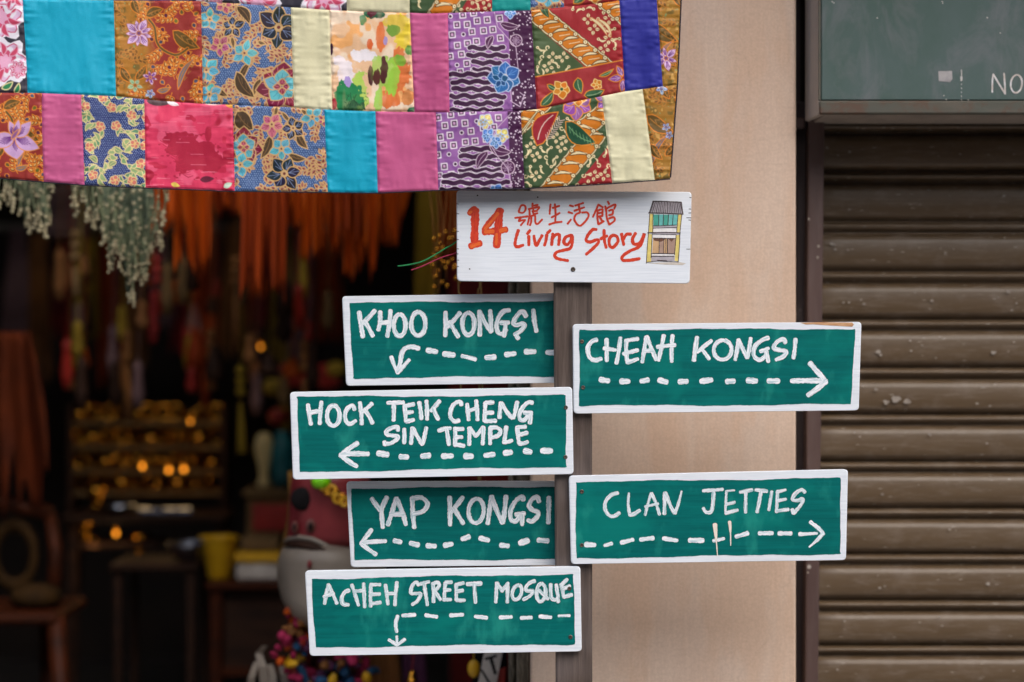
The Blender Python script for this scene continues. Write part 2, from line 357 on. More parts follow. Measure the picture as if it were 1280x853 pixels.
# side rails: a blackened channel beside the wall and a maroon rail, a little wider at the top
def rail(name, pxt0, pxt1, pxb0, pxb1, d, mat, dep):
    zt, zb = 1.975, .13
    yt, yb = 426.5-(zt-CZ)/d*F, 853
    k = (426.5-(zb-CZ)/d*F-yb)/(yb-yt)
    e0, e1 = pxb0+(pxb0-pxt0)*k*.0, pxb1
    v = []
    for px, z in ((pxt0, zt), (pxt1, zt), (e1, zb), (e0, zb)):
        v.append(((px-640)/F*d, d, z))
    v += [(x, y+dep, z) for x, y, z in v]
    bme = obj(name, v, [(0, 3, 2, 1), (4, 5, 6, 7), (0, 1, 5, 4), (1, 2, 6, 5), (2, 3, 7, 6), (3, 0, 4, 7)], mat, root)
    mo = bme.modifiers.new('edge', 'BEVEL'); mo.width = .003; mo.segments = 2
rail('guide_channel', 996, 1009, 994, 1003, 4.445, M['guide_dark'], .05)
rail('guide_rail', 1010.5, 1031, 1004, 1018, 4.40, M['guide'], .07)

b = MB(); b.box(WX1+.001, 2.39, 4.515, 4.56, .12, 2.63); b.build('added_backing', M['dark_wall'], root)  # dark board added to stop light showing between the slats
fl = simple('old_paint_splash', L(160, 152, 142), L(122, 112, 102), 90, .6, bmp=0); r = random.Random(77)
spots = [(1098, 440, 5), (1101, 444, 3), (1242, 441, 5), (1120, 499, 9), (1108, 503, 6), (1134, 502, 7), (1095, 487, 4), (1162, 543, 3), (1103, 618, 3), (1187, 662, 3), (1100, 735, 3), (1106, 733, 2), (1235, 730, 4), (1062, 262, 3), (1040, 305, 4), (1044, 312, 3), (1255, 245, 3), (1260, 365, 4), (1248, 372, 2), (1165, 376, 3), (1080, 380, 3), (1034, 185, 3), (1062, 190, 3)]
for i in range(46): spots.append((r.uniform(1035, 1275), r.choice([150, 190, 250, 300, 315, 360, 375, 385, 430, 440, 490, 500, 550, 610, 670, 725, 780, 790, 835])+r.uniform(-9, 9), r.uniform(1.2, 2.6)))
for x, y, rr in spots:
    lo = max(q for q in rid if q+8 <= y)+8; t = (y-lo)/(min(q for q in rid if q+8 > y)+8-lo)
    if .66 < t or t < .1: continue
    n_ = 9; rr *= .72; ph = r.uniform(0, 6); V = []
    for k_ in range(n_):
        a = 2*PI*k_/n_; q = rr*(.55+.45*abs(math.sin(a*1.5+ph))); V.append(P(x+q*math.cos(a)*1.1, y+q*math.sin(a)*.8, SD-.0152))
    obj('paint_fleck', V, [tuple(range(n_))], fl, root)
for x, y, rr in ((1011, 274, 2), (1023, 308, 2.2), (1022, 322, 2), (1019, 652, 2), (1017, 660, 2.4), (1010, 716, 1.6), (1004, 610, 1.6)):
    V = [P(x+rr*math.cos(a)*.8, y+rr*math.sin(a), 4.3985) for a in (0, .9, 1.8, 2.9, 4, 5.1)]; obj('paint_fleck', V, [tuple(range(6))], fl, root)
# ------------------------------------------------------------------ green box above the shutter
BD = 4.22
gx0 = P(1024, 0, BD)[0]; gz0 = P(0, 143, BD)[2]; gx1 = 2.35; gz1 = 2.62
root = thing('shutter_box', 'weathered green metal box with rusty rim and white lettering above the shutter', 'shutter box', (1.4, 4.3, gz0))
pz = P(0, 126, BD)[2]
b = MB(); b.box(gx0+.004, gx1, BD+.004, BD+.02, pz+.001, gz1, .002); b.build('front_panel', M['panel'], root)
b = MB(); b.box(gx0, gx1, BD-.003, BD+.016, gz0, pz-.0005, .003); b.build('bottom_rail', M['rail_rust'], root)
b = MB(); b.box(gx0-.0015, gx0+.003, BD, BD+.016, pz+.0005, gz1, .001); b.build('edge_strip', M['rail_rust'], root)
bx_ = .5635; v = [(gx0-.001, BD+.001, gz0), (gx0-.001, BD+.001, gz1), (bx_, 4.305, gz1), (bx_, 4.305, gz0-.004), (gx0+.010, BD+.021, gz0), (gx0+.010, BD+.021, gz1), (bx_+.010, 4.32, gz1), (bx_+.010, 4.32, gz0-.004)]
obj('side_panel', v, [(0, 1, 2, 3), (4, 7, 6, 5), (0, 4, 5, 1), (3, 2, 6, 7), (1, 5, 6, 2), (0, 3, 7, 4)], M['box_side'], root)
b = MB(); b.box(gx0+.013, gx1, BD+.017, 4.43, gz0+.002, gz0+.012, .002); b.build('underside', M['box_side'], root)
b = MB(); b.box(WX1+.001, gx0-.006, 4.45, 4.49, gz0-.02, gz1); b.build('back_plate', M['guide_dark'], root)
b = MB(); b.box(WX1+.001, gx0-.002, 4.41, 4.448, P(0, 160, 4.41)[2], P(0, 147, 4.41)[2], .002); b.build('bracket', M['guide'], root)
x, y, z = P(1182, 95, BD)
b = MB()
b.add([(x-.013, BD+.0035, z+.009), (x+.0125, BD+.003, z+.0095), (x+.0135, BD+.0025, z-.006), (x+.009, BD+.003, z-.0115), (x-.012, BD+.0035, z-.0095)], [(0, 4, 3, 2, 1)])
b.build('tape_scrap', simple('grey_tape', L(176, 172, 172), L(150, 148, 150), 60, .6), root)
BOX_ROOT = root

# ------------------------------------------------------------------ the row of shophouses across the street, behind the camera
root = thing('shophouse_row', 'row of pale two storey shophouses across the street', 'building', (0, -9, 0))
b = MB(); b.box(-32, 32, -16, -9, 0, 7.6, .02); b.build('wall', M['facade'], root)
b = MB(); b.add([(-32.3, -8.6, 7.5), (32.3, -8.6, 7.5), (32.3, -12.5, 9.2), (-32.3, -12.5, 9.2), (-32.3, -16.4, 7.5), (32.3, -16.4, 7.5)], [(0, 1, 2, 3), (3, 2, 5, 4), (0, 3, 4), (1, 5, 2), (0, 4, 5, 1)]); b.build('roof', M['tile'], root)
for i in range(10):
    x = -27+i*6
    for dx in (-1.5, 0, 1.5): b = MB(); b.box(x+dx-.5, x+dx+.5, -9.02, -8.95, 4.6, 6.4, .01); b.build('window', M['shutter_green'], root)
    b = MB(); b.box(x-2.2, x+2.2, -9.02, -8.94, .02, 2.9, .01); b.build('shopfront', M['dark_wall'], root)
    b = MB(); b.box(x-2.9, x+2.9, -9.0, -8.4, 3.3, 3.5, .02); b.build('canopy', M['paving'], root)
# ------------------------------------------------------------------ hand painted strokes
def smooth_poly(pts, n=6):
    if len(pts) < 3: return [Vector(p) for p in pts]
    pts = [Vector(p) for p in pts]; out = []
    closed = (pts[0]-pts[-1]).length < 1e-4
    m = len(pts)
    for i in range(m-1):
        p0 = pts[i-1] if i > 0 else (pts[-2] if closed else pts[0]*2-pts[1])
        p3 = pts[i+2] if i+2 < m else (pts[1] if closed else pts[-1]*2-pts[-2])
        p1, p2 = pts[i], pts[i+1]
        for k in range(n):
            t = k/n
            out.append(.5*((2*p1)+(p2-p0)*t+(2*p0-5*p1+4*p2-p3)*t*t+(3*p1-p0-3*p2+p3)*t**3))
    out.append(pts[-1]); return out
def resample(pts, step):
    L_ = [0]
    for a, c in zip(pts, pts[1:]): L_.append(L_[-1]+(c-a).length)
    n = max(2, int(L_[-1]/step)+1); out = []; j = 0
    for i in range(n+1):
        s = L_[-1]*i/n
        while j < len(pts)-2 and L_[j+1] < s: j += 1
        t = (s-L_[j])/max(1e-9, L_[j+1]-L_[j]); out.append(pts[j].lerp(pts[j+1], t))
    return out, L_[-1]
class Strokes:
    """flat brush strokes in photograph pixels on the plane y = d; every stroke lies a hair above the last"""
    def __init__(s, d, seed=1, jit=1.0): s.d = d; s.v = []; s.f = []; s.uv = []; s.k = 0; s.r = random.Random(seed); s.jit = jit; s.ch = []
    def stroke(s, pts, wpx, taper=(1, 1), sharp=False, closed=False):
        wpx *= 1.05
        pts = [Vector((x, y)) for x, y in pts]
        if closed: pts = pts+[pts[0]]
        p = pts if sharp else smooth_poly(pts)
        p, ln = resample(p, .9); m = len(p); r = s.r
        d = s.d-.000015*s.k; s.k += 1
        A = [r.uniform(-1, 1) for _ in range(8)]; base = len(s.v); rows = 0
        u0 = r.uniform(0, 500); caps = 0 if closed else 3
        seq = []
        for i in range(m):
            t = (p[min(i+1, m-1)]-p[max(i-1, 0)])
            t = t.normalized() if t.length > 1e-9 else Vector((1, 0)); u = i/(m-1)
            wd = wpx*(taper[0]+(taper[1]-taper[0])*u)/2
            wd *= 1+s.jit*(.08*math.sin(u*ln*.3+A[0]*3)+.05*math.sin(u*ln*1.1+A[1]*3)-.05*u); seq.append((p[i], t, wd, u*ln))
        if caps:
            a, t, wd, _ = seq[0]; c0 = []
            for q in (.95, .6): c0.append((a-t*wd*q*.75, t, wd*math.sqrt(1-q*q)*1.05, -q))
            e, te, we, le = seq[-1]; c1 = []
            for q in (.6, .95): c1.append((e+te*we*q*.75, te, we*math.sqrt(1-q*q)*1.05, le+q))
            seq = c0+seq+c1
        for q, t, wd, uu in seq:
            nrm = Vector((-t.y, t.x))
            for j in (-1, 0, 1):
                e = s.jit*r.uniform(-.24, .24) if j else 0
                pt = q+nrm*(j*wd+e); s.v.append(P(pt.x, pt.y, d-.000012*rows/len(seq))); s.uv.append((u0+uu*1.43, j*.5))
            rows += 1
        f0 = len(s.f)
        for i in range(rows-1):
            a = base+i*3
            s.f += [(a, a+3, a+4, a+1), (a+1, a+4, a+5, a+2)]
        s.ch.append((base, len(s.v), f0, len(s.f), wpx)); return s
    def poly(s, pts):
        d = s.d-.000015*s.k; s.k += 1; b0 = len(s.v)
        for x, y in pts: s.v.append(P(x, y, d)); s.uv.append((x, y))
        s.f.append(tuple(range(b0, b0+len(pts)))); return s
    def build(s, name, mat, parent, kind=None, split=True):
        """strokes that touch form one letter or mark; each such group is an object of its own"""
        if not split or len(s.ch) < 2 or len(s.ch)*0+sum(c[1]-c[0] for c in s.ch) != len(s.v):
            return obj(name, s.v, s.f, mat, parent, uv=s.uv)
        cen = [np.array([(v[0], v[2]) for v in s.v[a+1:b_:3]]) for a, b_, *_ in s.ch]; n = len(cen); gid = list(range(n))
        for i in range(n):
            for j_ in range(i):
                dd = np.hypot(*(cen[i][:, None]-cen[j_][None]).transpose(2, 0, 1)).min()
                if dd < (s.ch[i][4]+s.ch[j_][4])*.5*.55*s.d/F:
                    a, b_ = gid[i], gid[j_]; gid = [a if g == b_ else g for g in gid]
        for g in dict.fromkeys(gid):
            V, Fc, U = [], [], []
            for i in range(n):
                if gid[i] != g: continue
                a, b_, f0, f1, _ = s.ch[i]; k0 = len(V)-a
                V += s.v[a:b_]; U += s.uv[a:b_]; Fc += [tuple(q+k0 for q in f) for f in s.f[f0:f1]]
            o = obj(name, V, Fc, mat, parent, uv=U)
        return o
def ell(cx, cy, rx, ry, tilt=0, n=14):
    out = []
    for i in range(n):
        a = 2*PI*i/n-PI/2; x, y = rx*math.cos(a), ry*math.sin(a)
        out.append((cx+x*math.cos(tilt)-y*math.sin(tilt), cy+x*math.sin(tilt)+y*math.cos(tilt)))
    return out
def rounded_quad(q, r, n=5):
    out = []
    for i in range(4):
        p = Vector(q[i]); a = (Vector(q[i-1])-p).normalized(); c = (Vector(q[(i+1) % 4])-p).normalized()
        p0, p1 = p+a*r, p+c*r
        for k in range(n+1):
            t = k/n; out.append(((1-t)**2*p0+2*t*(1-t)*p+t*t*p1))
    return out
def board(root, quad, d, thick, rpx=5):
    """rounded plank; quad TL TR BR BL in pixels; front face at depth d"""
    o0 = rounded_quad(quad, rpx); cen = sum((Vector(q) for q in quad), Vector((0, 0)))/4
    def inset(k): return [p+(cen-p).normalized()*k for p in o0]
    loops = [(o0, d+thick), (o0, d+.0016), (inset(.7), d+.0005), (inset(1.5), d)]
    V = []; n = len(o0); r = random.Random(int(quad[0][0]))
    nj = [r.uniform(-.12, .12) for _ in range(n)]
    for li, (lp, y) in enumerate(loops):
        for i, p in enumerate(lp):
            x, _, z = P(p.x, p.y, d); V.append((x, y, z))
    Fc = [(l*n+i, (l+1)*n+i, (l+1)*n+(i+1) % n, l*n+(i+1) % n) for l in range(3) for i in range(n)]
    Fc += [tuple(range(n)), tuple(range(3*n, 4*n))[::-1]]
    return obj('board', V, Fc, M['board'], root)
def wavy_panel(root, quad, d, mat, seed):
    r = random.Random(seed); pts = []
    for i in range(4):
        a, c = Vector(quad[i]), Vector(quad[(i+1) % 4]); ln = (c-a).length; n = max(4, int(ln/3))
        nr = Vector((-(c-a).y, (c-a).x))/ln; ph = [r.uniform(0, 6.3) for _ in range(3)]
        for k in range(n):
            s = ln*k/n; e = .75*math.sin(s/38+ph[0])+.4*math.sin(s/13+ph[1])+.2*math.sin(s/4.7+ph[2])+r.uniform(-.18, .18)
            if k < 1: e *= .3
            pts.append(a.lerp(c, k/n)+nr*e)
    V = [P(p.x, p.y, d) for p in pts]
    return obj('painted_field', V, [tuple(range(len(V)))[::-1]], mat, root)
def screw(root, px, py, d, r=2.6):
    x, _, z = P(px, py, d); rr = r/F*d
    V = []; n = 12
    prof = [(1.0, .0002), (1.0, -.0008), (.72, -.0016), (.4, -.0013), (.36, -.0004)]
    for q, dy in prof:
        for k in range(n):
            a = 2*PI*k/n; V.append((x+q*rr*math.cos(a), d+dy, z+q*rr*math.sin(a)))
    m = len(prof); Fc = [(i*n+k, i*n+(k+1) % n, (i+1)*n+(k+1) % n, (i+1)*n+k) for i in range(m-1) for k in range(n)]
    Fc.append(tuple(range((m-1)*n, m*n)))
    obj('screw', V, Fc, M['screw'], root, smooth=False)

# each sign: (label, board quad TL TR BR BL, painted field quad, board front depth, letters, arrow, dashes)
def Z(ox, oy, s): return lambda pts: [(ox+x/s, oy+y/s) for x, y in pts]
GRP = 'hand-painted direction signs on the post'
POST_D = 4.0; FRONT = 3.986; BACKD = POST_D+.042
def sign(label, quad, field, d, letters, lw, arrow, aw, dashes, dw, screws, seed, lmat='white_stroke', extra=None, thick=.0135):
    cx = sum(q[0] for q in quad)/4; cy = sum(q[1] for q in quad)/4
    root = thing('direction_sign', label, 'sign', P(cx, cy, d), GRP)
    board(root, quad, d, thick); wavy_panel(root, field, d-.0003, M['teal'], seed)
    st = Strokes(d-.00042, seed)
    for it in letters:
        f, pts = it[0], it[1]; o = it[2] if len(it) > 2 else {}
        o = dict(o); wd = o.pop('w', lw); st.stroke(f(pts), wd, **o)
    st.build('letter', M[lmat], root)
    st = Strokes(d-.00042, seed+50)
    for it in arrow:
        f, pts = it[0], it[1]; o = dict(it[2]) if len(it) > 2 else {}
        wd = o.pop('w', aw); st.stroke(f(pts), wd, **o)
    st.build('arrow', M['white_stroke'], root)
    for i, it in enumerate(dashes):
        f, pts = it[0], it[1]; wd = it[2] if len(it) > 2 else dw
        ds = Strokes(d-.00042, seed+100+i); ds.stroke(f(pts), wd); ds.build('arrow_dash', M['white_stroke'], root)
    for px, py in screws: screw(root, px, py, d-.0003)
    if extra: extra(root, d)
    return root
S = {'sharp': True}
# --- Khoo Kongsi (behind the post)
k = Z(430, 370, 4.74)
sign('green sign reading KHOO KONGSI with a hooked dashed arrow, highest on the left',
     [(427.5, 370.5), (734, 366), (735, 478.5), (432.5, 482.7)], [(437, 379), (729, 376), (729, 470), (441, 473)], BACKD,
     [(k, [(90, 97), (100, 170), (112, 242)]), (k, [(182, 88), (150, 125), (112, 162)]), (k, [(122, 152), (146, 190), (170, 236)]),
      (k, [(214, 95), (214, 150), (204, 202)]), (k, [(275, 88), (270, 160), (256, 240)]), (k, [(214, 160), (262, 158)]),
      (k, ell(330, 174, 35, 64), {'closed': True}), (k, ell(440, 166, 42, 70), {'closed': True}),
      (k, [(602, 97), (602, 170), (600, 236)]), (k, [(686, 102), (650, 145), (610, 185)]), (k, [(625, 155), (652, 200), (676, 242)]),
      (k, ell(737, 166, 36, 66), {'closed': True}),
      (k, [(802, 92), (805, 160), (804, 232)]), (k, [(804, 98), (838, 165), (872, 212)]), (k, [(866, 88), (870, 150), (873, 210)]),
      (k, [(980, 86), (945, 92), (915, 130), (904, 180), (916, 220), (940, 224), (960, 200)]), (k, [(930, 160), (976, 158)]), (k, [(957, 165), (954, 200), (948, 238)]),
      (k, [(1078, 120), (1058, 92), (1030, 112), (1004, 158), (1020, 174), (1055, 165), (1070, 175), (1048, 207), (1012, 230)]), (k, [(1022, 236), (1032, 252)]),
      (k, [(1122, 84), (1128, 150), (1140, 210)])], 5.5,
     [(k, [(442, 312), (400, 302), (362, 312), (342, 345), (332, 400), (320, 448)], {'w': 5.6}), (k, [(280, 362), (297, 410), (318, 456)], {'w': 4.6}), (k, [(386, 380), (352, 418), (320, 456)], {'w': 4.6})], 5.2,
     [(k, [(496, 322), (548, 331)]), (k, [(594, 344), (650, 351)]), (k, [(700, 357), (740, 366), (778, 376)], 5.0), (k, [(842, 366), (892, 363)]), (k, [(960, 348), (1012, 342)]), (k, [(1078, 331), (1130, 331)]), (k, [(1203, 335), (1256, 338)])], 6.6,
     [], 11)
# --- Hock Teik Cheng Sin Temple
k = Z(370, 485, 7.111); j = Z(540, 485, 7.111)
sign('green sign reading HOCK TEIK CHENG SIN TEMPLE with an arrow pointing left',
     [(362.3, 490.3), (715.3, 484), (717, 592.9), (366, 599.9)], [(370.5, 496.4), (707, 494.4), (708.6, 583.8), (375, 590.2)], FRONT,
     [(k, [(106, 152), (118, 240), (132, 322)]), (k, [(226, 125), (216, 220), (212, 318)]), (k, [(118, 222), (212, 205)]),
      (k, ell(332, 248, 56, 90), {'closed': True, 'w': 5.4}),
      (k, [(520, 192), (512, 165), (490, 160), (452, 192), (435, 245), (446, 298), (482, 320), (530, 292)]),
      (k, [(569, 132), (580, 230), (585, 320)]), (k, [(674, 142), (632, 180), (592, 212)]), (k, [(610, 195), (650, 255), (680, 312)]),
      (k, [(815, 133), (880, 132), (955, 130)]), (k, [(868, 145), (870, 220), (868, 288)]),
      (k, [(966, 155), (972, 230), (977, 298)]), (k, [(975, 160), (1045, 146)]), (k, [(975, 222), (1036, 214)]), (k, [(982, 300), (1045, 284)]),
      (k, [(1096, 132), (1108, 210), (1115, 274)]),
      (k, [(1160, 118), (1165, 200), (1165, 280)]), (j, [(66, 118), (28, 165), (-8, 205)]), (j, [(12, 185), (32, 235), (55, 280)]),
      (j, [(262, 150), (252, 125), (222, 128), (184, 160), (163, 215), (166, 265), (200, 298), (238, 290)]),
      (j, [(312, 145), (320, 220), (325, 285)]), (j, [(393, 115), (400, 200), (405, 285)]), (j, [(325, 203), (390, 185)]),
      (j, [(473, 135), (470, 220), (467, 295)]), (j, [(480, 132), (542, 130)]), (j, [(478, 224), (540, 220)]), (j, [(470, 297), (565, 293)]),
      (j, [(612, 135), (604, 210), (600, 264)]), (j, [(618, 135), (662, 210), (712, 270)]), (j, [(757, 128), (742, 200), (724, 268)]),
      (j, [(892, 132), (855, 130), (808, 172), (776, 240), (788, 285), (822, 284), (855, 250)]), (j, [(822, 222), (886, 222)]), (j, [(880, 238), (876, 275), (870, 312)]),
      (k, [(905, 378), (902, 348), (870, 350), (812, 378), (804, 412), (850, 424), (902, 432), (898, 458), (842, 492), (790, 498)]), (k, [(786, 480), (792, 505)]),
      (k, [(962, 366), (964, 430), (962, 490)]), (k, [(1036, 358), (1028, 430), (1022, 494)]), (k, [(1040, 362), (1078, 432), (1122, 502)]), (k, [(1158, 355), (1142, 430), (1126, 500)]),
      (j, [(60, 380), (110, 364), (162, 358)]), (j, [(130, 372), (142, 440), (150, 504)]),
      (j, [(206, 358), (207, 430), (205, 500)]), (j, [(212, 366), (274, 366)]), (j, [(212, 440), (266, 438)]), (j, [(200, 508), (240, 508), (282, 516)]),
      (j, [(335, 358), (333, 430), (330, 504)]), (j, [(338, 358), (388, 428)]), (j, [(455, 352), (422, 392), (388, 430)]), (j, [(456, 352), (455, 430), (451, 500)]),
      (j, [(518, 352), (518, 430), (516, 498)]), (j, [(522, 354), (570, 352), (610, 380), (590, 422), (534, 442)]),
      (j, [(660, 348), (652, 410), (644, 476)]), (j, [(636, 482), (675, 480), (710, 468)]),
      (j, [(757, 348), (764, 420), (772, 490)]), (j, [(762, 350), (830, 346)]), (j, [(768, 420), (845, 400)]), (j, [(776, 496), (815, 494), (850, 480)])], 5.1,
     [(k, [(545, 492), (470, 542), (398, 598)], {'w': 6.0}), (k, [(396, 600), (470, 655), (540, 698)], {'w': 6.0}), (k, [(420, 592), (520, 585), (640, 588)], {'w': 6.2})], 6,
     [(k, [(732, 582), (812, 594)]), (k, [(930, 613), (990, 615)]), (k, [(1120, 608), (1182, 601)]), (j, [(98, 607), (178, 605)]), (j, [(298, 607), (354, 608)], 7.4), (j, [(470, 601), (548, 592)], 6.2),
      (j, [(648, 580), (702, 572)]), (j, [(828, 560), (876, 570)], 7.6), (j, [(978, 560), (1060, 560)])], 7.0,
     [(707.3, 509.6), (706.9, 571.5)], 12)
# --- Yap Kongsi (behind the post)
k = Z(430, 600, 4.74)
sign('green sign reading YAP KONGSI with a wavy dashed arrow pointing left',
     [(432.8, 602.3), (734, 601.5), (735, 706.5), (438.4, 709.4)], [(439.5, 611), (729, 608), (729, 699), (443.3, 700.4)], BACKD,
     [(k, [(165, 112), (190, 148), (214, 182)]), (k, [(254, 104), (232, 150), (222, 190), (230, 282)]),
      (k, [(308, 110), (285, 190), (260, 266)]), (k, [(312, 110), (345, 190), (367, 266)]), (k, [(278, 205), (348, 203)]),
      (k, [(404, 108), (408, 200), (416, 282)]), (k, [(406, 110), (460, 106), (495, 142), (470, 185), (415, 202)]),
      (k, [(626, 104), (628, 190), (628, 268)]), (k, [(704, 104), (670, 148), (634, 190)]), (k, [(650, 168), (680, 215), (706, 258)]),
      (k, ell(783, 184, 45, 72, .08), {'closed': True, 'w': 5.2}),
      (k, [(873, 100), (862, 180), (852, 258)]), (k, [(876, 100), (904, 180), (938, 254)]), (k, [(960, 98), (952, 180), (942, 254)]),
      (k, [(1062, 118), (1056, 102), (1020, 122), (988, 180), (990, 235), (1018, 244), (1046, 208)]), (k, [(1018, 205), (1068, 200)]), (k, [(1054, 212), (1056, 266)]),
      (k, [(1155, 128), (1143, 102), (1112, 118), (1096, 155), (1120, 180), (1150, 190), (1144, 220), (1112, 248), (1090, 238)]),
      (k, [(1214, 104), (1213, 180), (1211, 254)])], 5.6,
     [(k, [(163, 296), (133, 335), (104, 375)]), (k, [(102, 377), (145, 412), (188, 442)]), (k, [(128, 370), (190, 366), (246, 363)])], 5.4,
     [(k, [(300, 361), (336, 369)]), (k, [(394, 375), (438, 386)]), (k, [(494, 390), (540, 393)]), (k, [(598, 388), (640, 380)]), (k, [(700, 351), (740, 338)]), (k, [(808, 346), (856, 358)]),
      (k, [(930, 387), (972, 392)]), (k, [(1044, 375), (1088, 360)], 7.2), (k, [(1152, 357), (1206, 362)])], 6.3,
     [], 13, 'white_stroke')
# --- Acheh Street Mosque
k = Z(380, 705, 7.111); j = Z(550, 705, 7.111)
sign('green sign reading ACHEH STREET MOSQUE with an arrow turning down, lowest on the post',
     [(381, 714), (725.5, 708.4), (727.3, 814.6), (387, 820.3)], [(389.8, 723.8), (717, 717.8), (718.4, 805.4), (395, 809.4)], FRONT,
     [(k, [(216, 185), (200, 260), (182, 355)]), (k, [(218, 185), (254, 265), (292, 350)]), (k, [(176, 292), (262, 262)]),
      (k, [(398, 236), (365, 250), (336, 300), (346, 355), (396, 364)], {'w': 4.8}),
      (k, [(426, 188), (455, 275), (484, 368)]), (k, [(531, 175), (535, 280), (540, 384)]), (k, [(450, 245), (526, 238)]),
      (k, [(594, 185), (592, 280), (592, 378)]), (k, [(594, 186), (676, 185)]), (k, [(596, 272), (672, 268)]), (k, [(594, 355), (678, 344)]),
      (k, [(724, 188), (735, 270), (746, 358)]), (k, [(825, 165), (815, 260), (808, 365)]), (k, [(740, 266), (812, 262)]),
      (k, [(1018, 188), (998, 162), (962, 195), (950, 258), (990, 265), (1036, 268), (1010, 330), (962, 362)]),
      (k, [(1036, 178), (1110, 160)]), (k, [(1068, 185), (1084, 280), (1096, 366)]),
      (k, [(1145, 175), (1152, 260), (1150, 338)]), (k, [(1148, 176), (1188, 166), (1200, 198), (1162, 240)]), (k, [(1162, 242), (1190, 285), (1212, 318)]),
      (j, [(48, 170), (40, 240), (38, 316)]), (j, [(52, 166), (102, 162)]), (j, [(42, 236), (92, 231)]), (j, [(34, 318), (96, 318)]),
      (j, [(145, 180), (144, 250), (146, 322)]), (j, [(146, 184), (208, 172)]), (j, [(148, 248), (202, 235)]), (j, [(148, 325), (218, 324)]),
      (j, [(242, 181), (364, 174)], {'w': 5.6}), (j, [(304, 190), (310, 270), (315, 345)]),
      (j, [(505, 170), (500, 260), (496, 342)]), (j, [(508, 170), (550, 240)]), (j, [(606, 170), (578, 205), (550, 242)]), (j, [(602, 172), (600, 260), (598, 342)]),
      (j, ell(684, 254, 40, 66, .3), {'closed': True}),
      (j, [(840, 152), (802, 166), (762, 210), (776, 240), (828, 242), (800, 285), (742, 318)]),
      (j, ell(898, 256, 40, 80, .06), {'closed': True, 'w': 4.6}), (j, [(880, 235), (920, 275), (960, 312)]),
      (j, [(985, 182), (984, 250), (990, 300), (1022, 322), (1050, 296), (1040, 240), (1034, 186)]), (j, [(1046, 300), (1050, 338)]),
      (j, [(1076, 182), (1090, 240), (1100, 298)]), (j, [(1078, 188), (1130, 138)]), (j, [(1092, 225), (1152, 195)]), (j, [(1104, 294), (1170, 275)], {'w': 4.8})], 4.4,
     [(k, [(832, 465), (815, 530), (824, 605)], {'w': 4.4}), (k, [(825, 645), (826, 712)], {'w': 3.2}), (k, [(755, 675), (826, 722)], {'w': 4}), (k, [(895, 672), (828, 722)], {'w': 4})], 4,
     [(k, [(876, 460), (985, 454)]), (k, [(1082, 456), (1180, 471)]), (j, [(95, 458), (202, 452)]), (j, [(312, 468), (415, 480)]), (j, [(535, 477), (635, 472)]), (j, [(722, 481), (812, 478)]), (j, [(888, 468), (985, 476)]), (j, [(1054, 463), (1152, 460)], 3.2)], 4.7,
     [(550+1150/7.111, 705+220/7.111), (550+1160/7.111, 705+650/7.111)], 14, 'grey_stroke')
# --- Cheah Kongsi
k = Z(710, 400, 6.737); j = Z(890, 400, 6.737)
def cheah_extra(root, d):
    st = Strokes(d-.0003, 5); st.poly(j([(740, 24), (900, 20), (1180, 22), (1196, 40), (1180, 58), (1000, 48), (850, 38), (790, 40)])[::-1]); st.build('bare_wood_patch', M['bare'], root)
sign('green sign reading CHEAH KONGSI with a dashed arrow pointing right, upper right of the post',
     [(715.8, 405.4), (1077, 402.6), (1073.6, 513.3), (717, 517.3)], [(724.5, 412.4), (1068.5, 411.2), (1063.3, 505.6), (723.3, 507.6)], FRONT,
     [(k, [(240, 168), (200, 184), (167, 235), (180, 310), (222, 340), (278, 328)], {'w': 5.4}),
      (k, [(325, 165), (326, 260), (326, 344)]), (k, [(441, 152), (428, 260), (408, 364)]), (k, [(305, 241), (400, 254)]),
      (k, [(492, 172), (490, 270), (500, 362)]), (k, [(494, 174), (586, 160)]), (k, [(468, 286), (586, 255)]), (k, [(504, 358), (588, 330)]),
      (k, [(658, 145), (644, 240), (625, 355)]), (k, [(664, 142), (702, 240), (742, 336)]), (k, [(645, 262), (712, 258)]),
      (k, [(806, 134), (786, 240), (762, 342)]), (k, [(880, 134), (872, 240), (874, 352)]), (k, [(754, 228), (900, 212)]),
      (k, [(1086, 148), (1072, 250), (1060, 340)], {'w': 5.6}), (k, [(1208, 176), (1150, 220), (1090, 272)]), (k, [(1122, 238), (1160, 290), (1188, 328)]),
      (j, ell(90, 254, 75, 82, .2), {'closed': True, 'w': 4.9}),
      (j, [(222, 168), (212, 250), (195, 336)]), (j, [(224, 168), (262, 250), (294, 320)]), (j, [(326, 156), (314, 240), (300, 320)]),
      (j, [(472, 152), (420, 172), (362, 225), (352, 298), (398, 338), (444, 310), (462, 270)], {'w': 5.2}), (j, [(410, 266), (476, 240)]), (j, [(456, 272), (468, 320), (474, 352)]),
      (j, [(618, 192), (600, 164), (550, 184), (518, 236), (570, 254), (626, 266), (600, 308), (540, 336)], {'w': 5.2}),
      (j, [(704, 164), (696, 250), (686, 322)])], 4.9,
     [(j, [(670, 515), (800, 512), (940, 515)], {'w': 6.8, 'taper': (.85, 1.05)}), (j, [(826, 366), (890, 440), (956, 514)], {'w': 6.3}), (j, [(960, 522), (880, 584), (810, 634)], {'w': 6.3})], 6.2,
     [(k, [(275, 503), (340, 514)]), (k, [(450, 518), (512, 519)]), (k, [(615, 517), (672, 507)], 6.3), (k, [(770, 508), (830, 524)]), (k, [(940, 520), (1000, 519)]), (k, [(1122, 518), (1208, 506)]),
      (j, [(126, 519), (184, 516)]), (j, [(302, 510), (372, 515)]), (j, [(476, 515), (558, 515)])], 6.8,
     [(710+117/6.737, 400+183/6.737), (710+127/6.737, 400+570/6.737)], 15, extra=cheah_extra)
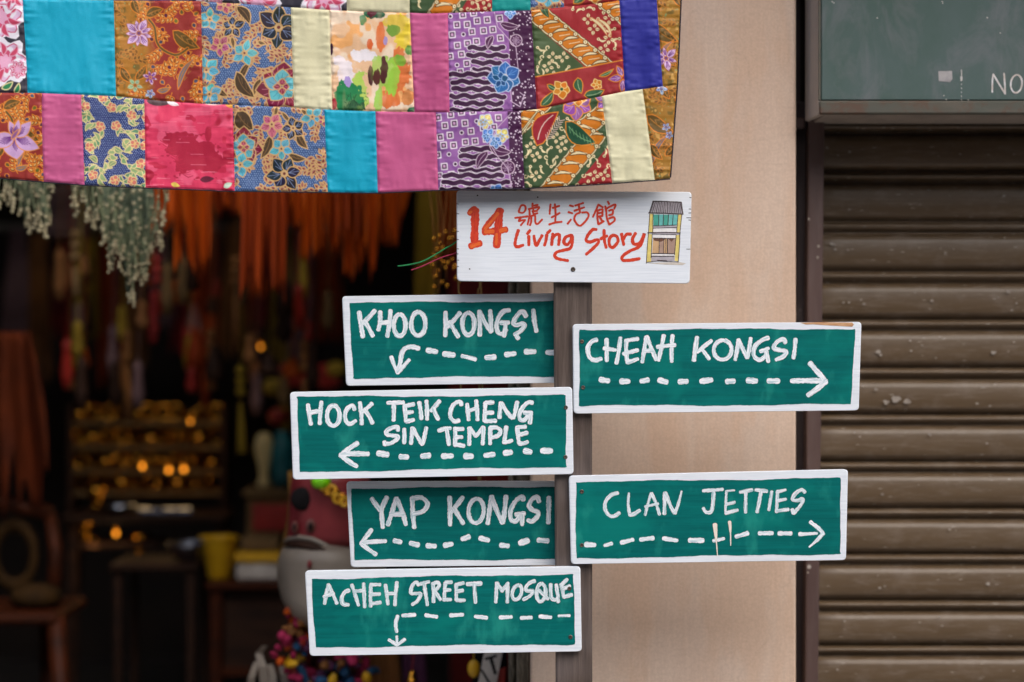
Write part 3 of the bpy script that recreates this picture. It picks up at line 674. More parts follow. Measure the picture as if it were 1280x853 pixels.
# --- Clan Jetties
k = Z(705, 585, 6.737); j = Z(875, 585, 6.737)
def clan_extra(root, d):
    st = Strokes(d-.0010, 9, .5)
    st.stroke(j([(126, 478), (130, 530), (136, 600)]), 5.4, taper=(1, .55)); st.stroke(j([(136, 600), (142, 670), (147, 738)]), 1.7, taper=(1, .6))
    st.stroke(j([(249, 455), (253, 490), (256, 535)]), 4.2, taper=(1, .6)); st.stroke(j([(256, 535), (258, 600), (258, 655)]), 1.8, taper=(1, .5)); st.build('jetty_mark', M['cream_stroke'], root)
sign('green sign reading CLAN JETTIES, its arrow crossed by two cream strokes',
     [(711, 595.2), (1060.2, 587), (1057.6, 700.5), (713.8, 705.5)], [(720, 603), (1050.3, 597.5), (1051, 692.5), (721, 698.2)], FRONT,
     [(k, [(452, 212), (400, 228), (352, 282), (346, 350), (382, 402), (425, 406), (464, 380)]),
      (k, [(546, 215), (541, 310), (552, 388)], {'w': 4, 'taper': (.7, 1)}), (k, [(552, 396), (592, 388), (638, 358)]),
      (k, [(734, 215), (702, 320), (684, 398)], {'w': 3.4}), (k, [(738, 215), (775, 300), (804, 392)], {'w': 3.8}), (k, [(684, 326), (792, 303)], {'w': 3.4}),
      (k, [(850, 210), (847, 310), (845, 386)]), (k, [(854, 210), (892, 310), (930, 380)]), (k, [(990, 198), (964, 300), (936, 382)], {'taper': (.5, 1)}),
      (j, [(28, 194), (190, 181)], {'w': 4.1}), (j, [(114, 212), (108, 310), (92, 370), (52, 374), (28, 342)]),
      (j, [(222, 195), (218, 290), (214, 386)], {'w': 3.0}), (j, [(226, 196), (290, 189)], {'w': 2.6}), (j, [(222, 308), (292, 290)], {'w': 3.8}), (j, [(218, 382), (316, 355)], {'w': 4.3}),
      (j, [(338, 205), (438, 186)], {'w': 4.2}), (j, [(386, 212), (384, 300), (384, 376)], {'w': 4}),
      (j, [(470, 186), (562, 197)]), (j, [(514, 205), (498, 290), (480, 372)]),
      (j, [(604, 200), (592, 280), (580, 356)], {'w': 3.8}),
      (j, [(654, 195), (648, 290), (646, 372)], {'w': 4}), (j, [(656, 202), (720, 187)], {'w': 3.8}), (j, [(656, 276), (724, 264)], {'w': 3.8}), (j, [(650, 364), (742, 350)], {'w': 4.3}),
      (j, [(882, 206), (858, 184), (808, 212), (778, 264), (820, 275), (866, 262), (850, 310), (790, 382)]), (j, [(776, 352), (788, 382)])], 4.5,
     [(j, [(930, 456), (990, 502), (1034, 546)], {'w': 4.8}), (j, [(1036, 552), (985, 610), (920, 666)], {'w': 4.8, 'taper': (1.1, .5)}), (j, [(840, 558), (985, 552)], {'w': 4.4, 'taper': (1.1, .7)})], 4.8,
     [(k, [(186, 646), (258, 650)], 6.2), (k, [(342, 654), (402, 638)], 4.4), (k, [(484, 630), (580, 605)]), (k, [(646, 604), (750, 592)]), (k, [(838, 595), (952, 612)]), (k, [(1058, 610), (1168, 612)], 6.0),
      (j, [(114, 614), (202, 596)], 4), (j, [(304, 580), (400, 551)]), (j, [(500, 552), (608, 550)]), (j, [(665, 552), (765, 552)])], 5.2,
     [(705+150/6.737, 585+200/6.737), (705+150/6.737, 585+651/6.737)], 16, 'grey_stroke', extra=clan_extra)

# --- the white sign at the top
k = Z(570, 235, 7.756); j = Z(710, 235, 7.756); z6 = Z(640, 245, 9.143); z5 = Z(790, 245, 9.48)
quad = [(570.6, 238.2), (864.6, 240.2), (862.2, 354.6), (571.2, 351.6)]
root = thing('name_sign', 'white board reading 14 Living Story in red with Chinese characters and a small house', 'sign', P(717, 296, FRONT))
board(root, quad, FRONT, .0135)
D = FRONT-.00015
st = Strokes(D, 21)
st.stroke(k([(188, 218), (184, 330), (178, 515)]), 9.6); st.stroke(k([(133, 250), (150, 222), (185, 205)]), 7.4)
st.stroke(k([(142, 566), (232, 538)]), 8.2)
st.stroke(k([(425, 222), (345, 315), (272, 405)]), 7.6); st.stroke(k([(275, 428), (380, 420), (485, 405)]), 8.4); st.stroke(k([(425, 222), (408, 400), (394, 562)]), 9.4)
st.build('numeral', M['red_stroke'], root)
st = Strokes(D-.00025, 22)
st.stroke(k([(148, 566), (228, 541)]), 4.6); st.stroke(k([(408, 248), (340, 330), (284, 396)]), 3.6); st.stroke(k([(284, 428), (360, 424)]), 4.6); st.stroke(k([(430, 416), (482, 404)]), 4.8)
st.stroke(k([(394, 450), (390, 550)]), 3.4); st.stroke(k([(130, 245), (150, 232)]), 3.4)
st.build('numeral_inner', M['orange_stroke'], root)  # orange paint filling the inside of the red numerals
st = Strokes(D, 23, .6)
for pts, cl in [([(88, 190), (78, 182), (90, 140), (112, 108), (150, 118), (152, 165), (122, 196), (88, 190)], 0), ([(35, 252), (100, 245), (178, 235)], 0), ([(105, 245), (75, 288), (115, 280), (152, 276)], 0), ([(146, 282), (100, 338)], 0),
    ([(235, 86), (233, 122)], 0), ([(234, 115), (296, 103)], 0), ([(190, 152), (250, 138), (312, 130), (292, 160)], 0), ([(200, 150), (200, 230), (178, 330)], 0), ([(232, 178), (286, 172)], 0), ([(244, 150), (246, 205), (292, 200)], 0),
    ([(224, 228), (218, 300), (205, 336)], 0), ([(222, 230), (262, 226), (266, 300), (292, 322), (345, 270)], 0),
    ([(440, 98), (434, 160), (430, 208)], 0), ([(465, 138), (542, 115)], 0), ([(490, 95), (498, 200), (494, 308)], 0), ([(452, 246), (500, 222), (545, 196)], 0), ([(425, 328), (500, 304), (568, 298)], 0),
    ([(660, 110), (700, 120)], 0), ([(645, 186), (690, 200)], 0), ([(636, 320), (674, 270)], 0), ([(722, 112), (815, 82)], 0), ([(765, 108), (770, 150), (778, 190)], 0), ([(712, 172), (826, 132)], 0), ([(778, 190), (730, 215), (712, 270), (750, 330), (785, 340), (840, 290), (876, 230), (858, 190), (800, 192)], 0),
    ([(988, 98), (962, 160), (925, 242)], 0), ([(990, 102), (1040, 132)], 0), ([(984, 165), (1036, 152)], 0), ([(980, 162), (975, 240), (988, 325)], 0), ([(1036, 155), (1032, 232)], 0), ([(982, 200), (1030, 192)], 0), ([(982, 238), (1030, 230)], 0), ([(990, 325), (1050, 290)], 0), ([(1006, 248), (1034, 292)], 0),
    ([(1095, 66), (1110, 95)], 0), ([(1066, 120), (1075, 165)], 0), ([(1075, 150), (1130, 118), (1184, 100), (1168, 150)], 0), ([(1076, 160), (1084, 250), (1112, 328)], 0), ([(1108, 170), (1150, 160), (1148, 208), (1108, 220)], 0), ([(1110, 258), (1164, 244), (1172, 284), (1114, 328)], 0)]:
    st.stroke(z6(pts), 2.5)
st.build('chinese_character', M['red_stroke'], root)
st = Strokes(D, 24, .8)
for f, pts in [(k, [(605, 412), (586, 470), (572, 550), (600, 572), (652, 555)]), (k, [(718, 412), (692, 446)]), (k, [(706, 470), (706, 555)]), (k, [(756, 465), (764, 520), (780, 560), (805, 515), (835, 462)]),
    (k, [(914, 412), (886, 440)]), (k, [(880, 458), (872, 510), (858, 558)]), (k, [(938, 445), (928, 552)]), (k, [(928, 500), (968, 455), (1002, 460), (995, 552)]),
    (k, [(1118, 458), (1062, 480), (1046, 530), (1078, 552), (1112, 510), (1124, 460), (1128, 520), (1108, 585), (1040, 605), (975, 625), (958, 665), (1000, 690), (1085, 706)]),
    (j, [(275, 405), (240, 405), (192, 460), (176, 510), (215, 525), (285, 502), (292, 535), (240, 590), (176, 645)]), (j, [(350, 410), (352, 500), (370, 580)]), (j, [(318, 494), (378, 466)]),
    (j, [(432, 462), (400, 500), (405, 562), (440, 575), (484, 520), (472, 470), (432, 462)]), (j, [(520, 448), (530, 500), (540, 552)]), (j, [(532, 505), (568, 452), (608, 450)]),
    (j, [(655, 440), (625, 498), (640, 545), (690, 538), (722, 490), (742, 440), (700, 560), (605, 610), (532, 660), (530, 700), (600, 702), (695, 686)])]:
    st.stroke(f(pts), 3.85)
st.build('letter', M['red_stroke'], root)
# the little painted shophouse: each colour a thin layer of paint, then the ink lines
def paint(name, polys, col, lift, seed=3):
    mt = simple(name, L(*col), tuple(x*.82 for x in L(*col)), 120, .6, bmp=0)
    for p in polys: s_ = Strokes(D-lift, seed); s_.poly(z5(p)[::-1]); s_.build('house_drawing', mt, root)
paint('wash_grey', [[(250, 65), (585, 75), (605, 215), (205, 200)], [(250, 358), (530, 362), (530, 384), (250, 382)], [(190, 432), (570, 436), (570, 462), (190, 446)], [(230, 712), (505, 712), (505, 770), (228, 780)]], (178, 172, 180), 0)
paint('wash_yellow', [[(210, 215), (250, 215), (245, 430), (196, 430)], [(192, 446), (240, 460), (226, 788), (172, 788)], [(546, 225), (588, 225), (566, 430), (530, 436)], [(525, 464), (565, 462), (550, 778), (506, 768)]], (228, 208, 118), .0001)
paint('wash_teal', [[(255, 222), (318, 222), (314, 352), (255, 354)], [(376, 224), (440, 224), (436, 348), (374, 350)]], (70, 168, 150), .0001)
paint('wash_light_teal', [[(320, 222), (374, 222), (372, 350), (316, 352)], [(442, 224), (544, 226), (530, 345), (438, 347)]], (104, 188, 184), .0001)
paint('wash_white', [[(252, 386), (524, 386), (522, 430), (250, 430)], [(246, 464), (520, 466), (516, 502), (250, 498)], [(236, 690), (503, 690), (503, 712), (236, 710)]], (240, 238, 238), .0001)
paint('wash_tan', [[(250, 502), (326, 502), (322, 678), (238, 680)], [(378, 504), (420, 504), (420, 682), (376, 682)]], (206, 168, 124), .0001)
paint('wash_brown', [[(328, 502), (376, 502), (374, 680), (324, 680)], [(422, 504), (515, 506), (504, 684), (422, 682)]], (176, 146, 130), .0001)
paint('wash_dark', [[(255, 505), (410, 505), (345, 545), (262, 530)], [(428, 508), (500, 508), (470, 545)], [(305, 760), (410, 768), (410, 780), (305, 776)]], (110, 72, 54), .0002)
paint('wash_shadow', [[(180, 800), (330, 790), (560, 785), (640, 800), (600, 822), (400, 815)]], (208, 200, 190), .0001)  # tan smear painted as the shadow below the drawn house
st = Strokes(D-.0003, 31, .5)
for pts, wd in [([(205, 205), (250, 65)], 1.1), ([(246, 64), (400, 68), (585, 76)], 1.3), ([(585, 76), (604, 215)], 1.1), ([(198, 203), (400, 208), (606, 217)], 1.3), ([(210, 215), (196, 430), (185, 560), (170, 800)], .8), ([(250, 215), (246, 430)], .8),
    ([(240, 450), (226, 735)], .8), ([(590, 225), (568, 440), (565, 560), (548, 780)], .9), ([(546, 225), (530, 430)], .8), ([(524, 460), (504, 700)], .8), ([(186, 438), (400, 432), (575, 440)], 1.0), ([(245, 452), (522, 460)], .7),
    ([(250, 356), (400, 352), (532, 346)], .7), ([(250, 384), (530, 372)], .6), ([(250, 500), (515, 505)], .7), ([(235, 682), (505, 686)], .9), ([(225, 714), (500, 716)], .8), ([(172, 788), (300, 772)], .7), ([(305, 765), (410, 772)], 1.4), ([(410, 776), (550, 782)], .7)]+\
    [([(258+i*18.2, 72), (218+i*22.4, 204)], .55+.25*(i % 2)) for i in range(18)]+[([(318+i*57, 222), (315+i*55, 350)], .8) for i in range(4)]+[([(325, 505), (320, 680)], .5), ([(377, 505), (375, 680)], .6), ([(421, 505), (420, 682)], .9), ([(400, 505), (398, 680)], .4)]:
    st.stroke(z5(pts), wd)
st.build('house_outline', M['ink'], root)
st = Strokes(D, 33, .3)
for x, y in ((208, 74), (792, 91), (132, 787)): st.stroke(k([(x-3, y), (x+3, y)]), 1.5)
for pts in ([(1150, 290), (1192, 291)], [(1150, 594), (1185, 594)], [(1170, 245), (1192, 243)], [(1178, 92), (1194, 95)], [(1172, 205), (1192, 206)], [(1170, 312), (1190, 314)]): st.stroke(j(pts), .8)
for y in (155, 250, 420, 500, 590, 640, 700, 762): st.stroke(k([(8, y), (22+y % 9, y+2)]), .7)
st.build('knot_marks', M['hole'], root)
screw(root, 570+1135/7.756, 235+790/7.756, FRONT-.0001, 3.0)

# --- post
root = thing('sign_post', 'dark brown square timber post carrying the painted signs', 'post', (P(717, 0, 4)[0], 4.02, .12))
xa, xb, xc, xd = [(q-640)/F*4 for q in (692, 740, 695, 740.5)]
V = []
for (l, r_, z) in ((xa, xb, P(0, 300, 4)[2]), (xc, xd, P(0, 853, 4)[2]), (xc+.0005, xd, .12)):
    c = .003
    for x, y in ((l+c, 4.0), (r_-c, 4.0), (r_, 4.0+c), (r_, 4.041-c), (r_-c, 4.041), (l+c, 4.041), (l, 4.041-c), (l, 4.0+c)): V.append((x, y, z))
Fc = [(r_*8+i, (r_+1)*8+i, (r_+1)*8+(i+1) % 8, r_*8+(i+1) % 8) for r_ in (0, 1) for i in range(8)]+[tuple(range(8))[::-1], tuple(range(16, 24))]
obj('post_timber', V, Fc, M['post'], root)
b = MB(); b.box(-.02, .24, 3.9, 4.14, .121, .15, .006); b.build('base_plate', M['guide'], root)

# --- NO painted on the green box
k = Z(960, 0, 4.0)
st = Strokes(BD+.0032, 41, .5)
for pts in ([(1121, 462), (1122, 410), (1126, 372)], [(1126, 372), (1155, 420), (1186, 470)], [(1186, 470), (1184, 420), (1180, 368)]): st.stroke(k(pts), 2.0)
st.stroke(k(ell(1242, 420, 28, 45, .1)), 2.0, closed=True)
st.build('letter', simple('white_marker', L(222, 222, 224), L(196, 186, 178), 90, .6, bmp=0), BOX_ROOT)
st = Strokes(BD+.0032, 42, .6)
st.stroke(k([(967, 350), (968, 380)]), 1.2); st.stroke(k([(967, 385), (967, 403)]), 2.4)
for y in (420, 440, 460, 480, 498): st.stroke(k([(967, y), (968, y+5)]), .9)
for x, y in ((320, 8), (328, 14), (870, 8), (872, 16), (1160, 165), (1000, 500), (878, 478), (890, 498), (545, 90), (1095, 88), (462, 540)): st.stroke(k([(x, y), (x+3, y+2)]), 1.3)
st.build('paint_drips', simple('white_drips', L(206, 204, 202), L(180, 176, 170), 90, .6, bmp=0), BOX_ROOT)
# ------------------------------------------------------------------ patchwork cloth: printed patches
class Cv:
    """colour canvas in photograph pixels; printed motifs are rasterised here and stored as the cloth's point colours"""
    def __init__(s, x0, y0, x1, y1, base, res=2.0, seed=1):
        s.x0, s.y0, s.res = x0-2, y0-2, res
        s.w = int((x1-x0+4)*res)+1; s.h = int((y1-y0+4)*res)+1
        s.X, s.Y = np.meshgrid(s.x0+np.arange(s.w)/res, s.y0+np.arange(s.h)/res)
        s.im = np.empty((s.h, s.w, 3)); s.im[:] = L(*base); s.b = (x0, y0, x1, y1); s.r = random.Random(seed)
    def win(s, xa, ya, xb, yb):
        i0 = max(0, int((ya-s.y0)*s.res)-1); i1 = min(s.h, int((yb-s.y0)*s.res)+2)
        j0 = max(0, int((xa-s.x0)*s.res)-1); j1 = min(s.w, int((xb-s.x0)*s.res)+2)
        return None if i0 >= i1 or j0 >= j1 else (slice(i0, i1), slice(j0, j1))
    def put(s, wn, a, col):
        c = np.array(L(*col)); a = np.clip(a, 0, 1)[..., None]; s.im[wn] = s.im[wn]*(1-a)+c*a
    def line(s, pts, wd, col):
        pts = np.asarray(pts, float); m = wd+1
        wn = s.win(pts[:, 0].min()-m, pts[:, 1].min()-m, pts[:, 0].max()+m, pts[:, 1].max()+m)
        if wn is None: return
        X, Y = s.X[wn], s.Y[wn]; d = np.full(X.shape, 1e9)
        for (ax, ay), (bx, by) in zip(pts[:-1], pts[1:]):
            vx, vy = bx-ax, by-ay; q = vx*vx+vy*vy+1e-9
            t = np.clip(((X-ax)*vx+(Y-ay)*vy)/q, 0, 1); d = np.minimum(d, np.hypot(X-ax-t*vx, Y-ay-t*vy))
        s.put(wn, (wd/2-d)*s.res+.5, col)
    def poly(s, pts, col, out=None, ow=.9):
        pts = np.asarray(pts, float)
        wn = s.win(pts[:, 0].min()-1, pts[:, 1].min()-1, pts[:, 0].max()+1, pts[:, 1].max()+1)
        if wn is not None and col is not None:
            X, Y = s.X[wn], s.Y[wn]; ins = np.zeros(X.shape, bool); d = np.full(X.shape, 1e9)
            for (ax, ay), (bx, by) in zip(pts, np.roll(pts, -1, 0)):
                c = ((ay > Y) != (by > Y)) & (X < (bx-ax)*(Y-ay)/((by-ay) if abs(by-ay) > 1e-9 else 1e-9)+ax); ins ^= c
                vx, vy = bx-ax, by-ay; q = vx*vx+vy*vy+1e-9
                t = np.clip(((X-ax)*vx+(Y-ay)*vy)/q, 0, 1); d = np.minimum(d, np.hypot(X-ax-t*vx, Y-ay-t*vy))
            s.put(wn, np.where(ins, d, -d)*s.res+.5, col)
        if out: s.line(np.vstack([pts, pts[:1]]), ow, out)
    def dot(s, x, y, r, col, out=None, ow=.8):
        wn = s.win(x-r-1, y-r-1, x+r+1, y+r+1)
        if wn is None: return
        d = np.hypot(s.X[wn]-x, s.Y[wn]-y)
        if out: s.put(wn, (r+ow-d)*s.res+.5, out)
        s.put(wn, (r-d)*s.res+.5, col)
    def ring(s, x, y, r, wd, col): s.line([(x+r*math.cos(a), y+r*math.sin(a)) for a in np.linspace(0, 2*PI, 13)], wd, col)
    def leaf(s, x, y, ang, ln, wd, col, out=None, ow=.8, bend=0, vein=None, vw=.6):
        n = 7; c, q = math.cos(ang), math.sin(ang); mid = []; up = []; dn = []
        for i in range(n+1):
            u = i/n; a = u*ln; off = bend*math.sin(PI*u*.9)*ln; h = wd/2*(math.sin(PI*u**.8))**.85 if 0 < u < 1 else 0
            mx, my = x+a*c-off*q, y+a*q+off*c; mid.append((mx, my)); up.append((mx-h*q, my+h*c)); dn.append((mx+h*q, my-h*c))
        s.poly(up+dn[::-1][1:-1], col, out, ow)
        if vein: s.line(mid[1:-1], vw, vein)
        return mid[-1]
    def flower(s, x, y, r, n, col, out, center=None, ow=.8, rot=0, vein=None, fat=.75):
        for i in range(n):
            a = rot+2*PI*i/n+s.r.uniform(-.13, .13); s.leaf(x+math.cos(a)*r*.12, y+math.sin(a)*r*.12, a, r*s.r.uniform(.74, 1.0), r*fat*s.r.uniform(.85, 1.15), tuple(min(255, max(0, v+s.r.uniform(-12, 12))) for v in col), out, ow, vein=vein)
            if vein:
                for e in (-.25, .25): s.line([(x+math.cos(a)*r*.25, y+math.sin(a)*r*.25), (x+math.cos(a+e)*r*.62, y+math.sin(a+e)*r*.62)], .6, vein)
        if center: s.dot(x, y, r*.17, center, out, ow*.7)
    def noisefill(s, col, sx, sy, th, soft=.1, ox=0):
        v = vnoise(s.X/sx+ox, s.Y/sy+ox*1.7)+.5*vnoise(s.X/sx*2.3+ox, s.Y/sy*2.3)
        s.put((slice(0, s.h), slice(0, s.w)), (v-th)/soft, col)
    def swirl(s, x, y, ang, r, col, wd):
        p = [(x+math.cos(ang+t)*r*(1-t/7.5), y+math.sin(ang+t)*r*(1-t/7.5)) for t in np.linspace(0, 5.2, 12)]
        s.line(p, wd, col)
    def grid(s, st, jit):
        x0, y0, x1, y1 = s.b; y = y0; row = 0
        while y < y1+st:
            x = x0+(st/2 if row % 2 else 0)
            while x < x1+st:
                yield x+s.r.uniform(-jit, jit), y+s.r.uniform(-jit, jit); x += st
            y += st*.87; row += 1
    def sample(s, x, y):
        fx = np.clip((x-s.x0)*s.res, 0, s.w-1.001); fy = np.clip((y-s.y0)*s.res, 0, s.h-1.001)
        i, j = fy.astype(int), fx.astype(int); a = (fy-i)[..., None]; b_ = (fx-j)[..., None]
        return (s.im[i, j]*(1-b_)+s.im[i, j+1]*b_)*(1-a)+(s.im[i+1, j]*(1-b_)+s.im[i+1, j+1]*b_)*a

def p_plain(col, var=10):
    def f(x0, y0, x1, y1, seed):
        c = Cv(x0, y0, x1, y1, col, .6, seed); c.noisefill(tuple(max(0, v-var) for v in col), 40, 40, -.1, .5, seed); return c
    return f
def spray(c, x, y, a, n, step, ll, lw, stem, out, fills, core, curl=.12, ow=1.0):
    """a curving stem with paired outlined leaves, each with a coloured core"""
    r = c.r; pts = [(x, y)]
    for k in range(n): a += curl*r.uniform(.5, 1.5); pts.append((pts[-1][0]+step*math.cos(a), pts[-1][1]+step*math.sin(a)))
    c.line(pts, stem, out)
    for k in range(1, len(pts)):
        for sg in (-1, 1):
            b_ = a-curl*(n-k)+sg*r.uniform(.6, 1.0); L1 = ll*r.uniform(.8, 1.15); f = r.choice(fills)
            c.leaf(pts[k][0], pts[k][1], b_, L1, lw, f, out, ow, .08*sg)
            if core: c.leaf(pts[k][0]+math.cos(b_)*L1*.28, pts[k][1]+math.sin(b_)*L1*.28, b_, L1*.5, lw*.42, core)
    c.leaf(pts[-1][0], pts[-1][1], a, ll, lw, r.choice(fills), out, ow)
def p_gold(flowers, redside=.35, gold=(172, 116, 40)):
    def f(x0, y0, x1, y1, seed):
        c = Cv(x0, y0, x1, y1, gold, 2.0, seed); r = c.r
        c.noisefill((122, 98, 42), 9, 7, .08, .2, seed); c.noisefill((196, 150, 74), 6, 6, .26, .12, seed+3); c.noisefill((130, 150, 96), 4, 4, .42, .1, seed+7)
        xs = x0+(x1-x0)*redside
        wn = (slice(0, c.h), slice(0, c.w)); c.put(wn, (c.X-xs+14*vnoise(c.Y/14, c.Y/9))/14, (150, 50, 44))
        OR, BR, CR = (222, 132, 44), (150, 84, 36), (224, 184, 112)
        for x, y in c.grid(23, 5):
            red = x > xs-4; a = vnoise(np.array(x/31.+seed), np.array(y/31.))*10
            if red: spray(c, x, y, float(a), 4, 5.0, 8.0, 4.0, 1.0, OR, [BR, (128, 60, 34), (166, 72, 40)], CR, r.choice([-.18, .18]), .9)
            else: spray(c, x, y, float(a), 3, 5.0, 7.0, 3.6, .8, (196, 128, 56), [(134, 92, 36), (150, 116, 54), (120, 84, 34)], None, .15, .7)
        for x, y in c.grid(19, 5):
            if x > xs: c.leaf(x, y, r.uniform(0, 6.3), 7, 5.4, r.choice([(112, 112, 44), (76, 80, 104), (96, 36, 62), (118, 96, 40)]), OR, 1.0, vein=(60, 60, 50) if r.random() < .5 else None)
        for (x, y, ang, ln, wd, b_) in [(x1-38, y0+38, .55, 40, 17, .1), (x0+40, y0+20, -.35, 24, 12, -.1), (x0+28, y1-30, -1.0, 22, 10, .1), (x1-32, y1-18, -1.0, 46, 7, -.15), (x0+10, y1-45, .9, 24, 10, .1), (x0+24, y0-2, 1.1, 22, 10, .1), (x0+54, y1-16, -.3, 18, 7, .1)]:
            c.leaf(x, y, ang, ln, wd, (104, 80, 34) if wd > 7.5 else (116, 112, 120), OR, 1.1, b_, vein=(176, 118, 50), vw=1.2)
            for q in (.3, .5, .7):
                for sg in (-.6, .6): c.line([(x+ln*q*math.cos(ang), y+ln*q*math.sin(ang)), (x+ln*(q+.12)*math.cos(ang)+wd*.3*sg*-math.sin(ang), y+ln*(q+.12)*math.sin(ang)+wd*.3*sg*math.cos(ang))], .7, (170, 120, 60))
        st = smoothpts([(x0+44, y0+24), (x0+51, y0+34), (x0+54, y0+52), (x0+62, y0+62), (x0+78, y0+68), (x0+92, y0+60)]); c.line(st, 4.2, OR); c.line(st, 2.6, (104, 84, 42))
        for fx, fy, fr, n, kind in flowers:
            if kind == 'v':
                for k in range(n):
                    a = k*2*PI/n+.3; L1 = fr*(.95 if k % 2 else .8); c.leaf(fx+1.5*math.cos(a), fy+1.5*math.sin(a), a, L1, fr*(.55 if k % 2 else .36), (218, 184, 222), (176, 108, 70), .8)
                    for e in (-.16, 0, .16): c.line([(fx+math.cos(a+e)*fr*.28, fy+math.sin(a+e)*fr*.28), (fx+math.cos(a+e)*L1*.78, fy+math.sin(a+e)*L1*.78)], .9, (116, 44, 136))
                c.dot(fx, fy, fr*.12, (120, 70, 120), (210, 130, 70), .9)
            elif kind == 'i':
                for a, ll, w_ in ((1.45, fr*.95, .95), (.42, fr*1.15, .62), (2.75, fr*1.1, .66), (-.75, fr*.95, .5), (-1.9, fr*.7, .34), (-1.35, fr*.75, .3)):
                    c.leaf(fx, fy, a, ll, fr*w_, (206, 166, 212), (226, 150, 84), 1.2, .05)
                    for e in (-.42, -.28, -.14, 0, .14, .28, .42):
                        rr = ll*(.62-abs(e)*.5); c.line([(fx+math.cos(a+e)*4, fy+math.sin(a+e)*4), (fx+math.cos(a+e*.8)*rr, fy+math.sin(a+e*.8)*rr)], .9, (108, 48, 132))
                c.leaf(fx-4, fy+3, -.9, 16, 5, (150, 96, 150), (226, 150, 84), 1)
            elif kind == 'g': c.flower(fx, fy, fr, n, (178, 206, 160), (190, 130, 50), (160, 90, 40), 1.0, .2, (120, 160, 120), .62)
            else: c.flower(fx, fy, fr, n, (198, 212, 236), (150, 100, 60), (90, 100, 160), .8, .2, (90, 110, 180), .66)
        return c
    return f
def smoothpts(p, n=6):
    p = [np.array(q, float) for q in p]; out = []
    for i in range(len(p)-1):
        a, b_, c_, d_ = p[max(i-1, 0)], p[i], p[i+1], p[min(i+2, len(p)-1)]
        for k in range(n): t = k/n; out.append(.5*(2*b_+(c_-a)*t+(2*a-5*b_+4*c_-d_)*t*t+(3*b_-a-3*c_+d_)*t**3))
    return np.array(out+[p[-1]])
def p_blue(flowers, leaves=()):
    def f(x0, y0, x1, y1, seed):
        c = Cv(x0, y0, x1, y1, (64, 90, 138), 2.0, seed); r = c.r; TAN = (204, 164, 108)
        for x, y in c.grid(2.9, .5): c.dot(x, y, .62, (140, 168, 206))
        for x, y in c.grid(24, 5):
            spray(c, x, y, r.uniform(0, 6.3), 4, 5.6, 8.5, 4.2, 1.2, TAN, [(176, 116, 104), (190, 140, 110), (160, 96, 92)], (120, 26, 48), r.choice([-.35, .3, .2]), 1.2)
        for (x, y, ang, ln, wd, b_) in leaves:
            c.leaf(x, y, ang, ln, wd, (72, 54, 34), TAN, 1.4, b_, vein=(128, 96, 60), vw=.9)
            for q in (.25, .45, .65): c.line([(x+ln*q*math.cos(ang), y+ln*q*math.sin(ang)), (x+ln*(q+.16)*math.cos(ang)-wd*.22*math.sin(ang), y+ln*(q+.16)*math.sin(ang)+wd*.22*math.cos(ang))], .6, (120, 90, 56))
        for fx, fy, fr, n, kind in flowers:
            if kind == 'rose':
                for rr, nn, cc, vv, ph in ((fr, 7, (122, 26, 52), (206, 130, 140), .2), (fr*.68, 5, (100, 178, 190), (60, 128, 156), .9), (fr*.34, 4, (150, 50, 76), (210, 130, 140), 0)):
                    c.flower(fx, fy, rr, nn, cc, TAN, None, 1.3, ph, None, .85)
                    for k in range(nn*3):
                        a = ph+k*2*PI/(nn*3); c.line([(fx+math.cos(a)*rr*.4, fy+math.sin(a)*rr*.4), (fx+math.cos(a+.1)*rr*.8, fy+math.sin(a+.1)*rr*.8)], .6, vv)
            else:
                col, vn = {'t': ((100, 182, 196), (60, 128, 156)), 'k': ((34, 34, 44), (130, 146, 184)), 'm': ((196, 108, 136), (130, 30, 66))}[kind]
                c.flower(fx, fy, fr, n, col, TAN, (206, 170, 120), 1.3, r.uniform(0, 2), vn, .66)
                c.dot(fx, fy, fr*.08, (110, 50, 50))
        return c
    return f
def p_navy(x0, y0, x1, y1, seed):
    c = Cv(x0, y0, x1, y1, (28, 44, 108), 2.0, seed); r = c.r; CR = (226, 210, 150)
    for x, y in c.grid(2.6, .4): c.dot(x, y, .5, (170, 190, 230))
    for x, y in c.grid(20, 4):
        a = r.uniform(0, 6.3); p = [(x, y)]
        for k in range(6): a += r.uniform(-.1, .6); p.append((p[-1][0]+3*math.cos(a), p[-1][1]+3*math.sin(a)))
        c.line(p, 1.0, CR)
        for q in (1, 3, 5): c.leaf(p[q][0], p[q][1], a+r.uniform(-1.6, 1.6), r.uniform(8, 15), r.uniform(4, 6.5), r.choice([(120, 160, 110), (150, 176, 120), (96, 146, 110)]), CR, 1.1, .2)
    for x, y in c.grid(24, 7):
        if r.random() < .25: c.leaf(x, y, r.uniform(0, 6), 12, 7, (130, 160, 110), CR, 1.1, .2, vein=CR); continue
        for k in range(5):
            a = k*1.257+x; c.dot(x+3.2*math.cos(a), y+3.2*math.sin(a), r.uniform(2.0, 2.9), (212, 120, 106), CR, .8)
        c.dot(x, y, 1.5, (236, 190, 120))
    return c
